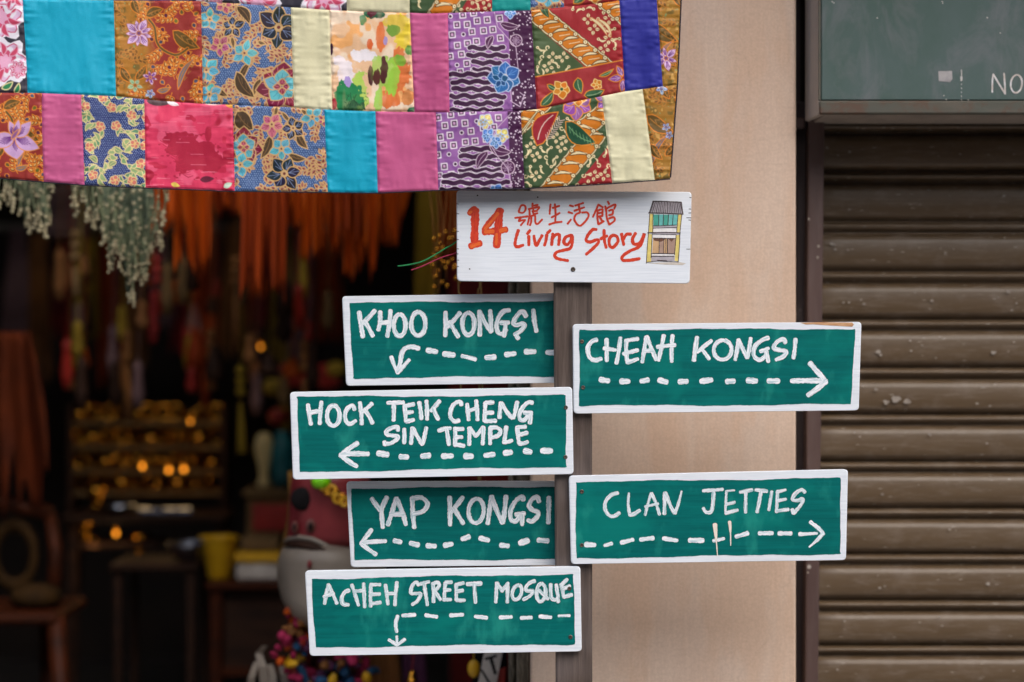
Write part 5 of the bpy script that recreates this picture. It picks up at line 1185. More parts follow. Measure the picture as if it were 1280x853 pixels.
# --- fringed lace shawls close behind the cloth
def shawl(env, d, label, seed, n, tails):
    """env: (px, lowest py) outline of the fringe; tails: (px left, px right, py tip, px tip) pointed folds of lace"""
    ex, ey = zip(*env); px0, px1 = ex[0], ex[-1]
    root = thing('lace_shawl', label, 'shawl', P((px0+px1)/2, 190, d)); r = random.Random(seed)
    beads = MB()
    for i in range(n):
        x = px0+(px1-px0)*(i+r.uniform(-.3, .3))/(n-1); low = np.interp(x, ex, ey)*r.uniform(.93, 1.02); dd = d-.03+r.uniform(-.04, .04); ph = r.uniform(0, 6); st = MB()
        y = max(170, low-r.uniform(40, 90)); pts = []
        while y < low: pts.append(P(x+1.6*math.sin(y/9+ph), y, dd)); y += 5
        if len(pts) < 3: continue
        st.tube(pts, [r.uniform(.0012, .0026) for _ in pts], 5); st.build('fringe_strand', MI['sage'], root, True)
        for k in range(r.randint(2, 5)): q = pts[-1]; beads.ball((q[0]+r.uniform(-.003, .003), dd, q[2]-.0085*k), r.uniform(.0032, .0055), 8, 6)
        for q in pts[::3]:
            if r.random() < .6: beads.ball((q[0]+r.uniform(-.005, .005), dd-.004, q[2]), r.uniform(.0025, .0042), 6, 5)
    for (a, b_, tip, tx) in tails:
        V = []; m_, w_ = 22, 14; ph = r.uniform(0, 6)
        for j_ in range(m_+1):
            t = j_/m_; y = 150+(tip-150)*t; hw = (b_-a)/2*max(.03, 1-max(0, (t-.35)/.65)**1.3); cx = (a+b_)/2+(tx-(a+b_)/2)*t
            for i in range(w_+1): u = i/w_*2-1; V.append(P(cx+u*hw+1.2*math.sin(y/7+u*3), y, d+.02+.014*math.sin(u*7+ph+t*2)+r.uniform(-.0015, .0015)))
        V += [(x, y+.002, z) for x, y, z in V]; n1 = (w_+1)*(m_+1)
        Fc = [(j_*(w_+1)+i, (j_+1)*(w_+1)+i, (j_+1)*(w_+1)+i+1, j_*(w_+1)+i+1) for j_ in range(m_) for i in range(w_)]
        obj('lace_fold', V, Fc+[tuple(q+n1 for q in f[::-1]) for f in Fc], MI['lace'], root, True)
        for k in range(26):
            t = r.uniform(.3, 1); y = 150+(tip-150)*t; hw = (b_-a)/2*max(.03, 1-max(0, (t-.35)/.65)**1.3); cx = (a+b_)/2+(tx-(a+b_)/2)*t
            beads.ball(P(cx+r.choice([-1, 1])*hw*r.uniform(.7, 1.05), y, d-.004), r.uniform(.003, .0052), 7, 5)
    beads.build('bead_fringe', MI['bead'], root, True)['kind'] = 'stuff'
MI['lace'] = mm('grey_green_lace', (116, 128, 106), (78, 90, 78), scale=120, rough=.85, lo=.42, hi=.58)
shawl([(0, 262), (14, 240), (24, 262), (34, 285), (46, 275), (56, 296), (66, 244)], 4.8, 'small grey green lace shawl with beaded fringe at the left edge under the cloth', 3, 15, [(18, 44, 284, 32), (34, 62, 296, 56)])
shawl([(90, 250), (104, 262), (116, 280), (130, 298), (138, 335), (150, 320), (160, 360), (168, 372), (174, 345), (182, 352), (190, 300), (198, 306), (208, 262)], 4.8, 'larger pointed grey green lace shawl with beaded tassels under the cloth', 5, 34, [(126, 160, 338, 140), (138, 178, 378, 162), (160, 192, 356, 181)])

# --- orange silk scarves at the front of the shop ceiling
G = 'orange scarves hanging in the shop'
for i, (a, b_, y1, mat, lab) in enumerate([(196, 226, 292, 'orange', 'short bright orange scarf nearest the lace shawl'), (226, 262, 340, 'orange', 'long orange scarf with a ragged point, second from the lace shawl'), (262, 292, 268, 'rust', 'short rust brown scarf between two orange scarves'),
        (304, 352, 378, 'rust', 'longest rust coloured scarf narrowing to a point, middle of the row'), (346, 380, 285, 'orange', 'short orange scarf above the dark gap'), (384, 425, 322, 'orange', 'bright orange scarf over the KHOO KONGSI sign'),
        (420, 446, 300, 'rust', 'rust scarf squeezed between bright orange scarves'), (438, 472, 350, 'orange', 'long orange scarf hanging lowest above the KHOO KONGSI sign'), (468, 498, 308, 'orange', 'rightmost orange scarf beside the dark gap')]):
    drape('silk_scarf', lab, 'scarf', a-5, b_+6, 150, y1+8, 5.35+.08*(i % 3), MI[mat], 40+i, G, .9, .5, 3, .04)
drape('silk_scarf', 'wide orange cloth spread behind the row of scarves', 'scarf', 186, 512, 150, 282, 5.75, MI['orange'], 70, G, 1, .4, 9, .05)
drape('silk_curtain', 'narrow olive gold curtain strip left of the white sign', 'curtain', 520, 548, 150, 420, 6.0, MI['olive'], 60, None, .9, .1, 3, .04)
drape('silk_curtain', 'orange and olive curtain strip just behind the white sign edge', 'curtain', 548, 586, 150, 330, 6.2, MI['orange'], 61, None, .9, .2, 4, .04)
drape('silk_curtain', 'wide dark brown curtain in shadow behind the signs', 'curtain', 560, 636, 150, 900, 6.8, MI['wine'], 62, None, .95, .02, 7, .05)

# --- rail of dim garments along the back
GG = 'garments on the back rail'
cols = ['mauve', 'brown', 'wine', 'olive', 'rust', 'brown', 'mauve', 'wine', 'rust', 'brown', 'wine', 'olive', 'mauve', 'rust']
names = ['greyish mauve', 'dull brown', 'wine red', 'olive', 'rust', 'chestnut brown', 'dusty mauve', 'deep red', 'tan rust', 'dark brown', 'maroon', 'olive gold', 'grey mauve', 'reddish']
where = ['above the brown wooden chair', 'left of the gold racks', 'over the left end of the gold racks', 'with gold trim above the racks', 'below the short orange scarf', 'below the ragged orange scarf', 'over the middle of the racks', 'above the right end of the racks', 'under the longest rust scarf', 'beside the glowing round bulb', 'left of the cream vase', 'above the cream vase', 'behind the HOCK TEIK CHENG sign edge', 'behind the KHOO KONGSI sign']
for i in range(14):
    x = 18+i*30; drape('garment', f'{names[i]} garment on the dim back rail {where[i]}', 'garment', x-16, x+18, 285+8*math.sin(i*2), 455+40*math.sin(i*1.7+.5), 8.2+.08*(i % 3), MI[cols[i]], 80+i, GG, .55, .2, 4, .05)
b = MB(); b.tube([P(-60, 284, 8.25), P(470, 284, 8.25)], .014, 8); tag(b.build('garment_rail', MI['grey'], base=P(200, 284, 8.25)), 'long metal rail the dim garments hang from', 'rail')

# --- strings of trinkets and tassels hanging through the dim middle of the shop
r = random.Random(31); tm = {}
for i in range(64):
    x = r.uniform(70, 432); y = r.uniform(290, 470); d = r.uniform(6.0, 7.6); mat = r.choice(['brown', 'wine', 'olive', 'rust', 'mauve', 'khaki', 'red', 'orange', 'brown', 'darkwood', 'brown']); kind = r.random()
    ln = r.uniform(.05, .16); X, Y, Z_ = P(x, y, d); b = MB()
    if kind < .5: b.lathe((X, Y, Z_-ln), [(.012, 0), (.02, ln*.3), (.012, ln*.75), (.016, ln*.85), (.004, ln)], 9)
    elif kind < .8:
        for k in range(3): b.ball((X, Y, Z_-.03*k), .015, 9, 6)
        b.tube([(X, Y, Z_-.09), (X+.004, Y, Z_-.09-ln)], [.006, .016], 7)
    else: b.lathe((X, Y, Z_-ln*.8), [(.03, 0), (.026, ln*.3), (.01, ln*.7), (.003, ln*.8)], 9)
    b.tube([(X, Y, Z_-.004), (X+.01, Y, Z_+.3), (X, Y, Z_+.9)], .0015, 4, False)
    hue = {'brown': 'brown', 'wine': 'wine red', 'olive': 'olive gold', 'rust': 'rust coloured', 'mauve': 'dusty mauve', 'khaki': 'khaki', 'red': 'bright red', 'orange': 'orange', 'darkwood': 'nearly black'}[mat]
    wh = 'below the lace shawls' if x < 200 else 'under the orange scarves' if x < 340 else 'left of the KHOO KONGSI sign'; wh = ('high up ' if y < 350 else 'halfway down ' if y < 410 else 'low down ')+wh
    tag(b.build('hanging_trinket', MI[mat], smooth=True, base=(X, Y, Z_)), f"dim {hue} {'plump tassel' if kind < .5 else 'beaded tassel' if kind < .8 else 'bell shaped trinket'} hanging {wh}", 'trinket', 'trinkets hanging in the dark shop')
# --- grey louvred box high on the left
root = thing('air_vent', 'grey louvred vent box behind the lace shawls', 'vent', P(80, 265, 7.4)); x0, _, z1 = P(55, 232, 7.4); x1, _, z0 = P(104, 296, 7.4)
b = MB(); b.box(x0, x1, 7.42, 7.6, z0, z1, .006); b.build('casing', MI['grey'], root)
for k_ in range(6):
    z = z0+(z1-z0)*(k_+.5)/6; b = MB(); b.box(x0+.01, x1-.01, 7.395, 7.419, z-.008, z+.006, .002); b.build('louvre', MI['mauve'], root)

# --- gold racks: shelves with bangles and small brass bowls
RD = 7.3
root = thing('display_rack', 'dark wooden display rack with four tiers for gold bangles', 'rack', P(185, 640, RD))
x0, x1 = P(94, 0, RD)[0], P(278, 0, RD)[0]
tiers = [527, 557, 587, 614]
for y in tiers:
    z = P(0, y, RD)[2]; b = MB(); b.box(x0, x1, RD-.05, RD+.12, z-.012, z, .003); b.build('shelf', MI['khaki'], root)
for x in (x0-.016, x1+.001):
    b = MB(); b.box(x, x+.015, RD-.05, RD+.12, P(0, 740, RD)[2], P(0, 505, RD)[2], .003); b.build('upright', MI['darkwood'], root)
tor = MB(); tor.torus((0, 0, 0), .024, .006, 16, 6); tme = tor.build('gold_bangle', MI['gold'], smooth=True); tor_me = tme.data; bpy.data.objects.remove(tme)
bo = MB(); bo.lathe((0, 0, 0), [(.012, 0), (.02, .006), (.027, .022), (.029, .04), (.024, .038), (.016, .014)], 14); bme = bo.build('brass_bowl', MI['gold'], smooth=True); bo_me = bme.data; bpy.data.objects.remove(bme)
nth = ['topmost', 'second', 'third', 'lowest']; od = ['first', 'second', 'third', 'fourth', 'fifth', 'sixth', 'seventh', 'eighth', 'ninth', 'tenth', 'last']; od = [q+' piece from the left' if q != 'last' else 'rightmost piece' for q in od]; od[0] = 'leftmost piece'; r = random.Random(4)
for j_, y in enumerate(tiers):
    for i in range(11):
        u = (i+.5)/11; isb = (i*3+j_) % 4 == 0; mname = 'brass_bowl' if isb else 'gold_bangle'
        o = bpy.data.objects.new(mname, bo_me if isb else tor_me); sc.collection.objects.link(o)
        z = P(0, y, RD)[2]; o.location = (x0+(x1-x0)*u+r.uniform(-.01, .01), RD+r.uniform(-.02, .03), z+(0.001 if isb else .031)); o.rotation_euler.z = r.uniform(-.7, .7)
        s_ = r.uniform(.85, 1.1); o.scale = (s_, s_, s_ if isb else 1)
        tag(o, f'small {"brass bowl" if isb else "upright gold bangle"}, {od[i]} on the {nth[j_]} tier of the rack', 'bowl' if isb else 'bangle', f'{"brass bowls" if isb else "gold bangles"} on the {nth[j_]} tier')
# --- fairy lights: a few small amber bulbs hanging from a wire
def bulb(px, py, d, label, rad=.008):
    root = thing('amber_bulb', label, 'light bulb', P(px, py, d), 'small amber bulbs'); x, y, z = P(px, py, d)
    b = MB(); b.ball((x, y, z), rad, 10, 8, (1, 1, 1.2)); b.build('glass', MI['bulb'], root, True)
    b = MB(); b.lathe((x, y, z+rad*.9), [(rad*.5, 0), (rad*.55, .012), (rad*.2, .02)], 8); b.build('cap', MI['gold'], root, True)
    b = MB(); b.tube([(x, y, z+.02+rad*.9), (x, y+.02, z+.06), (x+.01, y+.05, z+.10)], .002, 5); b.build('wire', MI['black'], root)
    pd = bpy.data.lights.new('bulb_light', 'POINT'); pd.energy = .07; pd.color = (1, .62, .25); pd.shadow_soft_size = .02
    po = bpy.data.objects.new('bulb_light', pd); sc.collection.objects.link(po); po.parent = root; po.location = (0, -.03, 0)
for px, py, d, lab in [(118, 682, 7.0, 'left one of three small glowing amber bulbs below the gold racks'), (145, 667, 7.0, 'upper right one of three small glowing amber bulbs below the gold racks'), (145, 716, 7.0, 'lowest of three small glowing amber bulbs below the gold racks'),
                       (178, 583, 7.1, 'glowing amber bulb in front of the middle of the racks'), (211, 588, 7.1, 'glowing amber bulb on the racks between two others'), (230, 587, 7.1, 'rightmost glowing amber bulb on the racks'),
                       (238, 527, 7.1, 'dim amber bulb at the upper right corner of the racks'), (326, 434, 7.3, 'lone round amber bulb left of the KHOO KONGSI sign'), (4, 764, 7.0, 'amber bulb at the far left edge near the chair')]:
    bulb(px, py, d, lab, .0058 if px not in (238, 326) else .004)

# --- tray, bowls and the counter
def zpx(py, d): return P(0, py, d)[2]
root = thing('counter', 'low dark wooden counter with a reddish frame in the shop', 'counter', P(330, 853, 6.4)); CDp = 6.4
x0, x1 = P(262, 0, CDp)[0], P(420, 0, CDp)[0]; zt = zpx(728, CDp)
b = MB(); b.box(x0-.01, x1, CDp-.02, CDp+.5, zt-.02, zt, .005); b.build('counter_top', MI['wood'], root)
for a, c_ in ((x0, x0+.034), (x1-.034, x1)): b = MB(); b.box(a, c_, CDp, CDp+.034, .14, zt-.021, .004); b.build('leg', MI['wood'], root)
b = MB(); b.box(x0+.035, x1-.035, CDp+.03, CDp+.45, zpx(846, CDp), zt-.022, .004); b.build('dark_body', MI['darkwood'], root)
b = MB(); b.box(x0+.035, x1-.035, CDp, CDp+.03, zpx(846, CDp), zpx(836, CDp), .003); b.build('rail', MI['wood'], root)
root = thing('yellow_bucket', 'yellow plastic bucket on the counter left of the white box', 'bucket', P(274, 706, 6.45)); x, y, z = P(274, 712, 6.5)
z = zt+.0; b = MB(); b.lathe((x, y, zt), [(.03, 0), (.034, .004), (.052, .115), (.056, .12), (.05, .118), (.03, .01)], 20); b.build('body', MI['yellow'], root, True)
b = MB(); b.torus((x, y, zt+.12), .055, .004, 20, 6, 'z'); b.build('rim', MI['yellow'], root, True)
root = thing('storage_box', 'white plastic storage box with a yellow lid on the counter', 'box', P(330, 727, 6.45))
b = MB(); b.box(P(299, 0, 6.5)[0], P(352, 0, 6.5)[0], 6.42, 6.6, zt+.001, zpx(704, 6.42), .008); b.build('body', MI['white'], root)
b = MB(); b.box(P(297, 0, 6.5)[0], P(354, 0, 6.5)[0], 6.41, 6.61, zpx(704, 6.42)+.001, zpx(691, 6.42), .006); b.build('lid', MI['yellow'], root)
b = MB(); b.box(P(304, 0, 6.5)[0], P(350, 0, 6.5)[0], 6.44, 6.6, zpx(690, 6.42), zpx(672, 6.42), .006); tag(b.build('tray', MI['khaki'], base=P(327, 690, 6.5)), 'dull brown tray stacked on the yellow lid', 'tray')
root = thing('silver_bowl', 'shiny silver bowl left of the yellow bucket', 'bowl', P(236, 690, 6.5)); x, y, _ = P(236, 700, 6.5); zb = zpx(702, 6.5)
b = MB(); b.lathe((x, y, zb), [(.02, 0), (.045, .012), (.062, .045), (.066, .052), (.058, .046), (.03, .012)], 22); b.build('body', MI['silver'], root, True)
b = MB(); b.torus((x, y, zb+.052), .064, .003, 22, 6, 'z'); b.build('rim', MI['silver'], root, True)
root = thing('side_table', 'small dark table below the gold racks carrying a silver bowl', 'table', P(190, 720, 6.6))
xa, xb = P(150, 0, 6.6)[0], P(258, 0, 6.6)[0]
b = MB(); b.box(xa, xb, 6.42, 6.75, zb-.018, zb-.001, .003); b.build('table_top', MI['darkwood'], root)
for x in (xa+.01, xb-.035):
    for y in (6.44, 6.72): b = MB(); b.box(x, x+.022, y, y+.022, .14, zb-.019, .002); b.build('leg', MI['darkwood'], root)
root = thing('silver_tray', 'long silver tray at the foot of the gold racks', 'tray', P(210, 632, 7.1)); b = MB(); zz = zpx(640, 7.1)
b.box(P(180, 0, 7.1)[0], P(244, 0, 7.1)[0], 7.0, 7.16, zz, zz+.008, .003); b.build('base', MI['silver'], root)
b = MB(); b.tube([(P(180, 0, 7.1)[0], 7.0, zz+.014), (P(244, 0, 7.1)[0], 7.0, zz+.014)], .006, 6); b.build('rim', MI['silver'], root)
root = thing('tray_shelf', 'shelf board under the gold racks holding silver trays', 'shelf', P(190, 642, 7.1)); b = MB(); b.box(P(88, 0, 7.1)[0], P(290, 0, 7.1)[0], 6.95, 7.24, zz-.022, zz-.001, .004); b.build('board', MI['darkwood'], root)
for px in (92, 276): b = MB(); x = P(px, 0, 7.1)[0]; b.box(x, x+.03, 7.0, 7.03, .14, zz-.023, .003); b.build('leg', MI['darkwood'], root)
b = MB(); x, y, _ = P(150, 634, 7.05); b.lathe((x, y, zz), [(.02, 0), (.05, .01), (.058, .03), (.05, .028), (.02, .008)], 18); tag(b.build('silver_dish', MI['silver'], smooth=True, base=(x, y, zz)), 'round silver dish left of the long silver tray', 'dish')
# cabinet, vase, jar behind the pony
root = thing('cabinet', 'small brown cabinet with a dark red front beside the toy animal', 'cabinet', P(338, 672, 6.7)); d = 6.72
b = MB(); b.box(P(308, 0, d)[0], P(372, 0, d)[0], d, d+.3, zpx(670, d), zpx(622, d), .004); b.build('body', MI['khaki'], root)
b = MB(); b.box(P(316, 0, d)[0], P(366, 0, d)[0], d-.014, d-.001, zpx(664, d), zpx(630, d), .003); b.build('red_door', MI['red'], root)
b = MB(); b.box(P(304, 0, d)[0], P(376, 0, d)[0], d-.02, d+.31, zpx(621, d), zpx(612, d), .004); b.build('cabinet_top', MI['khaki'], root)
b = MB(); x, y, _ = P(330, 0, 6.8); z0 = zpx(612, 6.72)+.0; z0 = zpx(612, 6.7)+.001
b.lathe((x, y, z0), [(.02, 0), (.022, .01), (.012, .03), (.018, .07), (.028, .1), (.03, .125), (.02, .16), (.010, .165)], 18); tag(b.build('vase', MI['cream'], smooth=True, base=(x, y, z0)), 'cream egg shaped vase on a stem left of the teal jar', 'vase')
b = MB(); x, y, _ = P(353, 0, 6.8)
b.lathe((x, y, z0), [(.025, 0), (.034, .02), (.036, .11), (.028, .14), (.02, .16), (.024, .17)], 18); tag(b.build('teal_jar', MI['teal'], smooth=True, base=(x, y, z0)), 'teal glazed jar beside the HOCK TEIK CHENG sign', 'jar')
for i, (px, py, mat, lab) in enumerate([(347, 521, 'red', 'round orange red lantern left of the HOCK TEIK CHENG sign'), (341, 484, 'olive', 'dull gold paper lantern above the red lantern'), (420, 462, 'olive', 'dull gold lantern partly behind the KHOO KONGSI sign')]):
    x, y, z = P(px, py, 7.0); root = thing('lantern', lab, 'lantern', (x, y, z)); b = MB(); b.ball((x, y, z), .03, 16, 10, (1, 1, .85), lambda q: 1+.05*math.cos(10*math.atan2(q[1], q[0]))); b.build('shade', MI[mat], root, True)
    b = MB(); b.tube([(x, y, z+.024), (x+.01, y, z+.3), (x, y, 4.14)], .002, 5); b.build('cord', MI['black'], root)
drape('red_cloth', 'folded red cloth between the KHOO KONGSI and HOCK TEIK CHENG signs', 'cloth', 350, 426, 455, 486, 7.2, MI['red'], 130, None, .95, .2, 5, .03)
# fallen gold cups below the racks
for i, (px, py, lab) in enumerate([(108, 668, 'brass cup left of the three glowing amber bulbs'), (176, 686, 'brass cup right of the three glowing amber bulbs'), (120, 628, 'upright brass cup on the tray shelf under the racks')]):
    x, y, z = P(px, py+8, 7.06); b = MB(); b.lathe((x, y, z), [(.02, 0), (.012, .01), (.016, .03), (.03, .05), (.034, .07), (.03, .068), (.01, .03)], 16); tag(b.build('brass_cup', MI['gold'], smooth=True, base=(x, y, z)), lab, 'cup', 'brass cups')
root = thing('low_shelf', 'low dark shelf carrying brass cups and bulbs below the racks', 'shelf', P(140, 700, 7.06))
z = zpx(676, 7.06); b = MB(); b.box(P(96, 0, 7)[0], P(200, 0, 7)[0], 6.98, 7.2, z-.016, z-.001, .003); b.build('board', MI['darkwood'], root)

# --- brown robe on a hanger and a wooden chair at the far left
drape('robe', 'long dark brown robe hanging at the left edge of the shop', 'robe', -40, 62, 415, 655, 6.1, MI['robe'], 140, None, .62, .45, 2, .09)
root = thing('wooden_chair', 'reddish wooden chair with splayed legs at the lower left', 'chair', P(40, 853, 5.8)); D5 = 5.8
seat_z = zpx(765, D5)
b = MB(); b.box(P(-60, 0, D5)[0], P(78, 0, D5)[0], D5-.05, D5+.35, seat_z-.03, seat_z, .01); b.build('seat', MI['wood'], root)
for px_t, px_b, yy in ((70, 90, D5-.02), (-50, -70, D5-.02), (60, 64, D5+.32), (-40, -46, D5+.32)):
    b = MB(); b.tube([P(px_t, 770, yy), (P(px_b, 0, yy)[0], yy, .14)], [.026, .018], 8); b.build('leg', MI['wood'], root, True)
for px_t, px_b in ((76, 66), (-58, -46)):
    b = MB(); b.tube([P(px_b, 765, D5+.33), P(px_t-6, 690, D5+.36), P(px_t-14, 640, D5+.38)], [.022, .02, .016], 8); b.build('back_post', MI['wood'], root, True)
b = MB(); b.tube([P(-70, 642, D5+.38), P(0, 628, D5+.4), P(64, 642, D5+.38)], .022, 8); b.build('top_rail', MI['wood'], root, True)
b = MB(); b.torus((P(18, 0, D5+.37)[0], D5+.37, zpx(694, D5+.37)), .055, .013, 20, 8, sq=1.5); b.build('back_ring', MI['khaki_dark'], root, True)
b = MB(); b.lathe((P(45, 0, D5+.1)[0], D5+.1, seat_z+.001), [(.05, 0), (.07, .02), (.065, .045), (.03, .06), (.01, .062)], 16); tag(b.build('cushion', MI['khaki_dark'], smooth=True, base=(P(45, 0, D5)[0], D5+.1, seat_z)), 'round khaki cushion on the wooden chair', 'cushion')

# --- painted toy animal head with white jaw, close behind the signs
AD = 4.95
def A(px, py, dy=0): x, y, z = P(px, py, AD); return (x, y+dy, z)
root = thing('toy_animal', 'large wooden toy animal head with pink face and white jaw behind the signs', 'toy animal', A(405, 790))
MI['pinkface'] = mm('pink_painted_wood', (140, 50, 54), (116, 36, 42), scale=9, rough=.4); MI['tan'] = mm('tan_painted_wood', (136, 100, 48), (112, 80, 38), scale=9, rough=.5); MI['jaw'] = mm('ivory_painted_wood', (140, 130, 118), (116, 107, 96), scale=7, rough=.45)
MI['ring'] = mm('faded_pink_paint', (124, 84, 80), (104, 66, 62), scale=20, rough=.5)
s = AD/F
def prof_head(name, rows, mat, dep, c_y, n=20):
    """stacked rounded sections: rows of (py, px_left, px_right)"""
    V = []
    for py, a, c_ in rows:
        cx = (a+c_)/2; hw = (c_-a)/2*s; dp = min(dep, hw*1.6)
        for k_ in range(n):
            t = 2*PI*k_/n; x, y, z = A(cx, py); V.append((x+hw*math.copysign(abs(math.cos(t))**.8, math.cos(t)), y+c_y+dp*math.copysign(abs(math.sin(t))**.8, math.sin(t)), z))
    m = len(rows); Fc = [(i*n+k_, (i+1)*n+k_, (i+1)*n+(k_+1) % n, i*n+(k_+1) % n) for i in range(m-1) for k_ in range(n)]+[tuple(range(n)), tuple(range((m-1)*n, m*n))[::-1]]
    return obj(name, V, Fc, mat, root, smooth=True)
prof_head('face', [(590, 368, 452), (600, 364, 462), (620, 362, 468), (645, 361, 470), (665, 359, 472), (678, 357, 474)], MI['pinkface'], .11, 0)
prof_head('side_stripe', [(590, 358, 420), (620, 359.5, 440), (650, 357, 440), (680, 351, 440), (690, 349, 430)], MI['tan'], .085, .03)
prof_head('jaw', [(676, 366, 440), (684, 354, 460), (696, 349, 474), (712, 347.5, 482), (728, 349, 484), (744, 353, 480), (760, 362, 470), (774, 376, 456), (786, 392, 440)], MI['jaw'], .15, -.01)
for name, pts, rr, mat in (('lip', [(359, 674), (366, 670), (380, 667), (396, 669), (412, 676), (428, 687), (444, 700)], [.004, .005, .006, .006, .006, .005, .004], 'jaw'), ('mouth', [(358, 678), (366, 675), (380, 674), (398, 678), (414, 686), (430, 697), (446, 710)], [.003, .006, .009, .010, .010, .009, .007], 'darkwood')):
    b = MB(); b.tube([A(x, y, -(.132 if name == 'mouth' else .112)*max(0, 1-(abs(x-412)/57)**2.5)**.4-.002) for x, y in pts], rr, 8); b.build(name, MI[mat], root, True)
for x, y, rx, rz, mat, nm, dy in ((383, 620, .026, .026, 'black', 'eye', -.098), (415, 624, .038, .026, 'black', 'eye', -.098), (374, 655, .008, .014, 'ring', 'nostril_ring', -.098), (394, 653, .012, .016, 'ring', 'nostril_ring', -.104), (374, 654, .003, .007, 'black', 'nostril', -.105), (394, 653, .005, .009, 'black', 'nostril', -.112), (395, 697, .005, .010, 'pinkface', 'tongue_spot', -.158)):
    q = A(x, y, dy); b = MB(); b.ball(q, 1, 14, 8, (rx, .010, rz)); b.build(nm, MI[mat], root, True)
for x, y in ((376, 594), (440, 596)):
    q = A(x, y, .02); b = MB(); b.ball(q, 1, 10, 8, (.02, .018, .03)); b.build('ear', MI['tan'], root, True)
b = MB(); b.tube([A(405, 780), A(410, 840), (A(415, 0)[0], AD+.05, .14)], [.03, .035, .05], 10); b.build('stand', MI['wood'], root, True)
b = MB(); b.ball(A(407, 598, -.12), .0195, 16, 10, (1.1, 1, .8)); tag(b.build('green_ball', MI['green'], smooth=True, base=A(407, 598, -.12)), 'bright lime green ball just under the HOCK TEIK CHENG sign', 'ball')
root = thing('gold_garland', 'shiny yellow gold twisted garland by the corner of the YAP KONGSI sign', 'garland', A(425, 612, -.12))
for k_ in range(7):
    u = k_/6; q = A(412+24*u, 603+20*u+2*math.sin(k_*2), -.125); b = MB(); b.torus(q, .009, .0042, 14, 8, 'y'); b.build('link', MI['gold'] if k_ % 2 else MI['yellow'], root, True)

# --- heap of coloured pompoms and beads below the animal
root = thing('pompom_garland', 'bunch of pink, red, orange and blue wool pompoms hanging below the toy animal', 'garland', A(375, 760)); r = random.Random(12)
pm = {}
def pompom_mesh(mat):
    if mat not in pm:
        b = MB(); b.ball((0, 0, 0), .014, 12, 9, (1, 1, 1), lambda q: 1+.12*math.sin(q[0]*17+q[2]*5)*math.sin(q[1]*19)+.08*math.sin(q[2]*23))
        o = b.build('pompom', MI[mat], smooth=True); pm[mat] = o.data; bpy.data.objects.remove(o)
    return pm[mat]
base = Vector(root['_loc'])
for i in range(230):
    t = r.random(); y = 756+t*115
    lo = 366-t*38 if y < 812 else 352+(y-812)*.2; hi = 392+t*25 if y < 815 else 470
    x = r.uniform(lo, max(hi, lo+10)); k_ = r.random()
    mat = 'pink' if k_ < .36 else 'red' if k_ < .5 else 'orangewool' if k_ < .64 else 'blue' if k_ < .72 else 'purple' if k_ < .84 else 'yellow' if k_ < .9 else 'brown'
    if y > 825 and x > 380: mat = 'yellow' if k_ < .1 else 'blue' if k_ < .35 else 'purple' if k_ < .6 else 'brown' if k_ < .85 else 'pink'
    o = bpy.data.objects.new('pompom', pompom_mesh(mat)); sc.collection.objects.link(o); o.parent = root
    o.location = Vector(A(x, y, r.uniform(-.10, .06)))-base; s_ = r.uniform(.45, .9); o.scale = (s_, s_, s_*r.uniform(.8, 2.4)); o.rotation_euler = (r.uniform(0, 3), r.uniform(0, 3), 0)
b = MB(); b.tube([A(378, 748, .0), A(384, 775, -.02), A(376, 800, -.03), A(392, 840, 0), A(410, 880, 0)], .006, 6); b.build('cord', MI['wine'], root)
root = thing('ribbon_bow', 'pale grey ribbons spread downward below the pompoms', 'ribbon', A(345, 830))
for i, pts in enumerate(([(332, 806), (324, 816), (330, 832), (334, 870)], [(338, 830), (342, 842), (344, 870)], [(350, 826), (356, 840), (360, 872)], [(322, 826), (316, 845), (312, 872)])):
    V = []
    for j_, (x, y) in enumerate(pts):
        q = A(x, y, -.02+.01*math.sin(j_*2+i)); w_ = .006+.0015*j_; V += [(q[0]-w_, q[1], q[2]), (q[0]+w_, q[1]+.004, q[2]), (q[0]+w_, q[1]+.0055, q[2]), (q[0]-w_, q[1]+.0015, q[2])]
    Fc = [(j_*4+k_, j_*4+(k_+1) % 4, (j_+1)*4+(k_+1) % 4, (j_+1)*4+k_) for j_ in range(len(pts)-1) for k_ in range(4)]; obj('ribbon_tail', V, Fc+[(0, 3, 2, 1), tuple(range(len(V)-4, len(V)))], MI['ribbon'], root)

# --- brass bell, magazines and cords by the doorway
x, y, z = P(515, 844, 4.9); root = thing('brass_bell', 'small brass bell glinting under the ACHEH STREET MOSQUE sign', 'bell', (x, y, z))
b = MB(); b.lathe((x, y, z-.014), [(.015, 0), (.013, .003), (.009, .012), (.008, .02), (.003, .025)], 16); b.build('bell_body', MI['gold'], root, True)
b = MB(); b.tube([(x, y, z+.01), (x+.004, y, z+.06), (x-.01, y, z+.2)], .0015, 5); b.build('cord', MI['wine'], root)
drape('bead_curtain', 'mauve brown striped cloth below the ACHEH STREET MOSQUE sign', 'cloth', 430, 500, 780, 905, 5.2, MI['brown'], 150, None, .95, .05, 9, .03)
drape('tassel_cloth', 'dull purple cloth strip beside the brass bell', 'cloth', 505, 535, 780, 905, 5.3, MI['purple'], 151, None, .95, .05, 5, .03)
root = thing('magazine_rack', 'thin dark rack holding printed cards by the doorway', 'rack', P(612, 853, 4.6)); b = MB(); b.box(P(590, 0, 4.66)[0], P(634, 0, 4.66)[0], 4.67, 4.685, .14, zpx(790, 4.66), .003); b.build('backboard', MI['black'], root)
b = MB(); b.box(P(590, 0, 4.66)[0], P(634, 0, 4.66)[0], 4.63, 4.668, zpx(872, 4.65)-.01, zpx(872, 4.65), .002); b.build('ledge', MI['black'], root)
card = thing('printed_card', 'tilted white card with a bold black letter T under the sign', 'card', P(612, 840, 4.64))
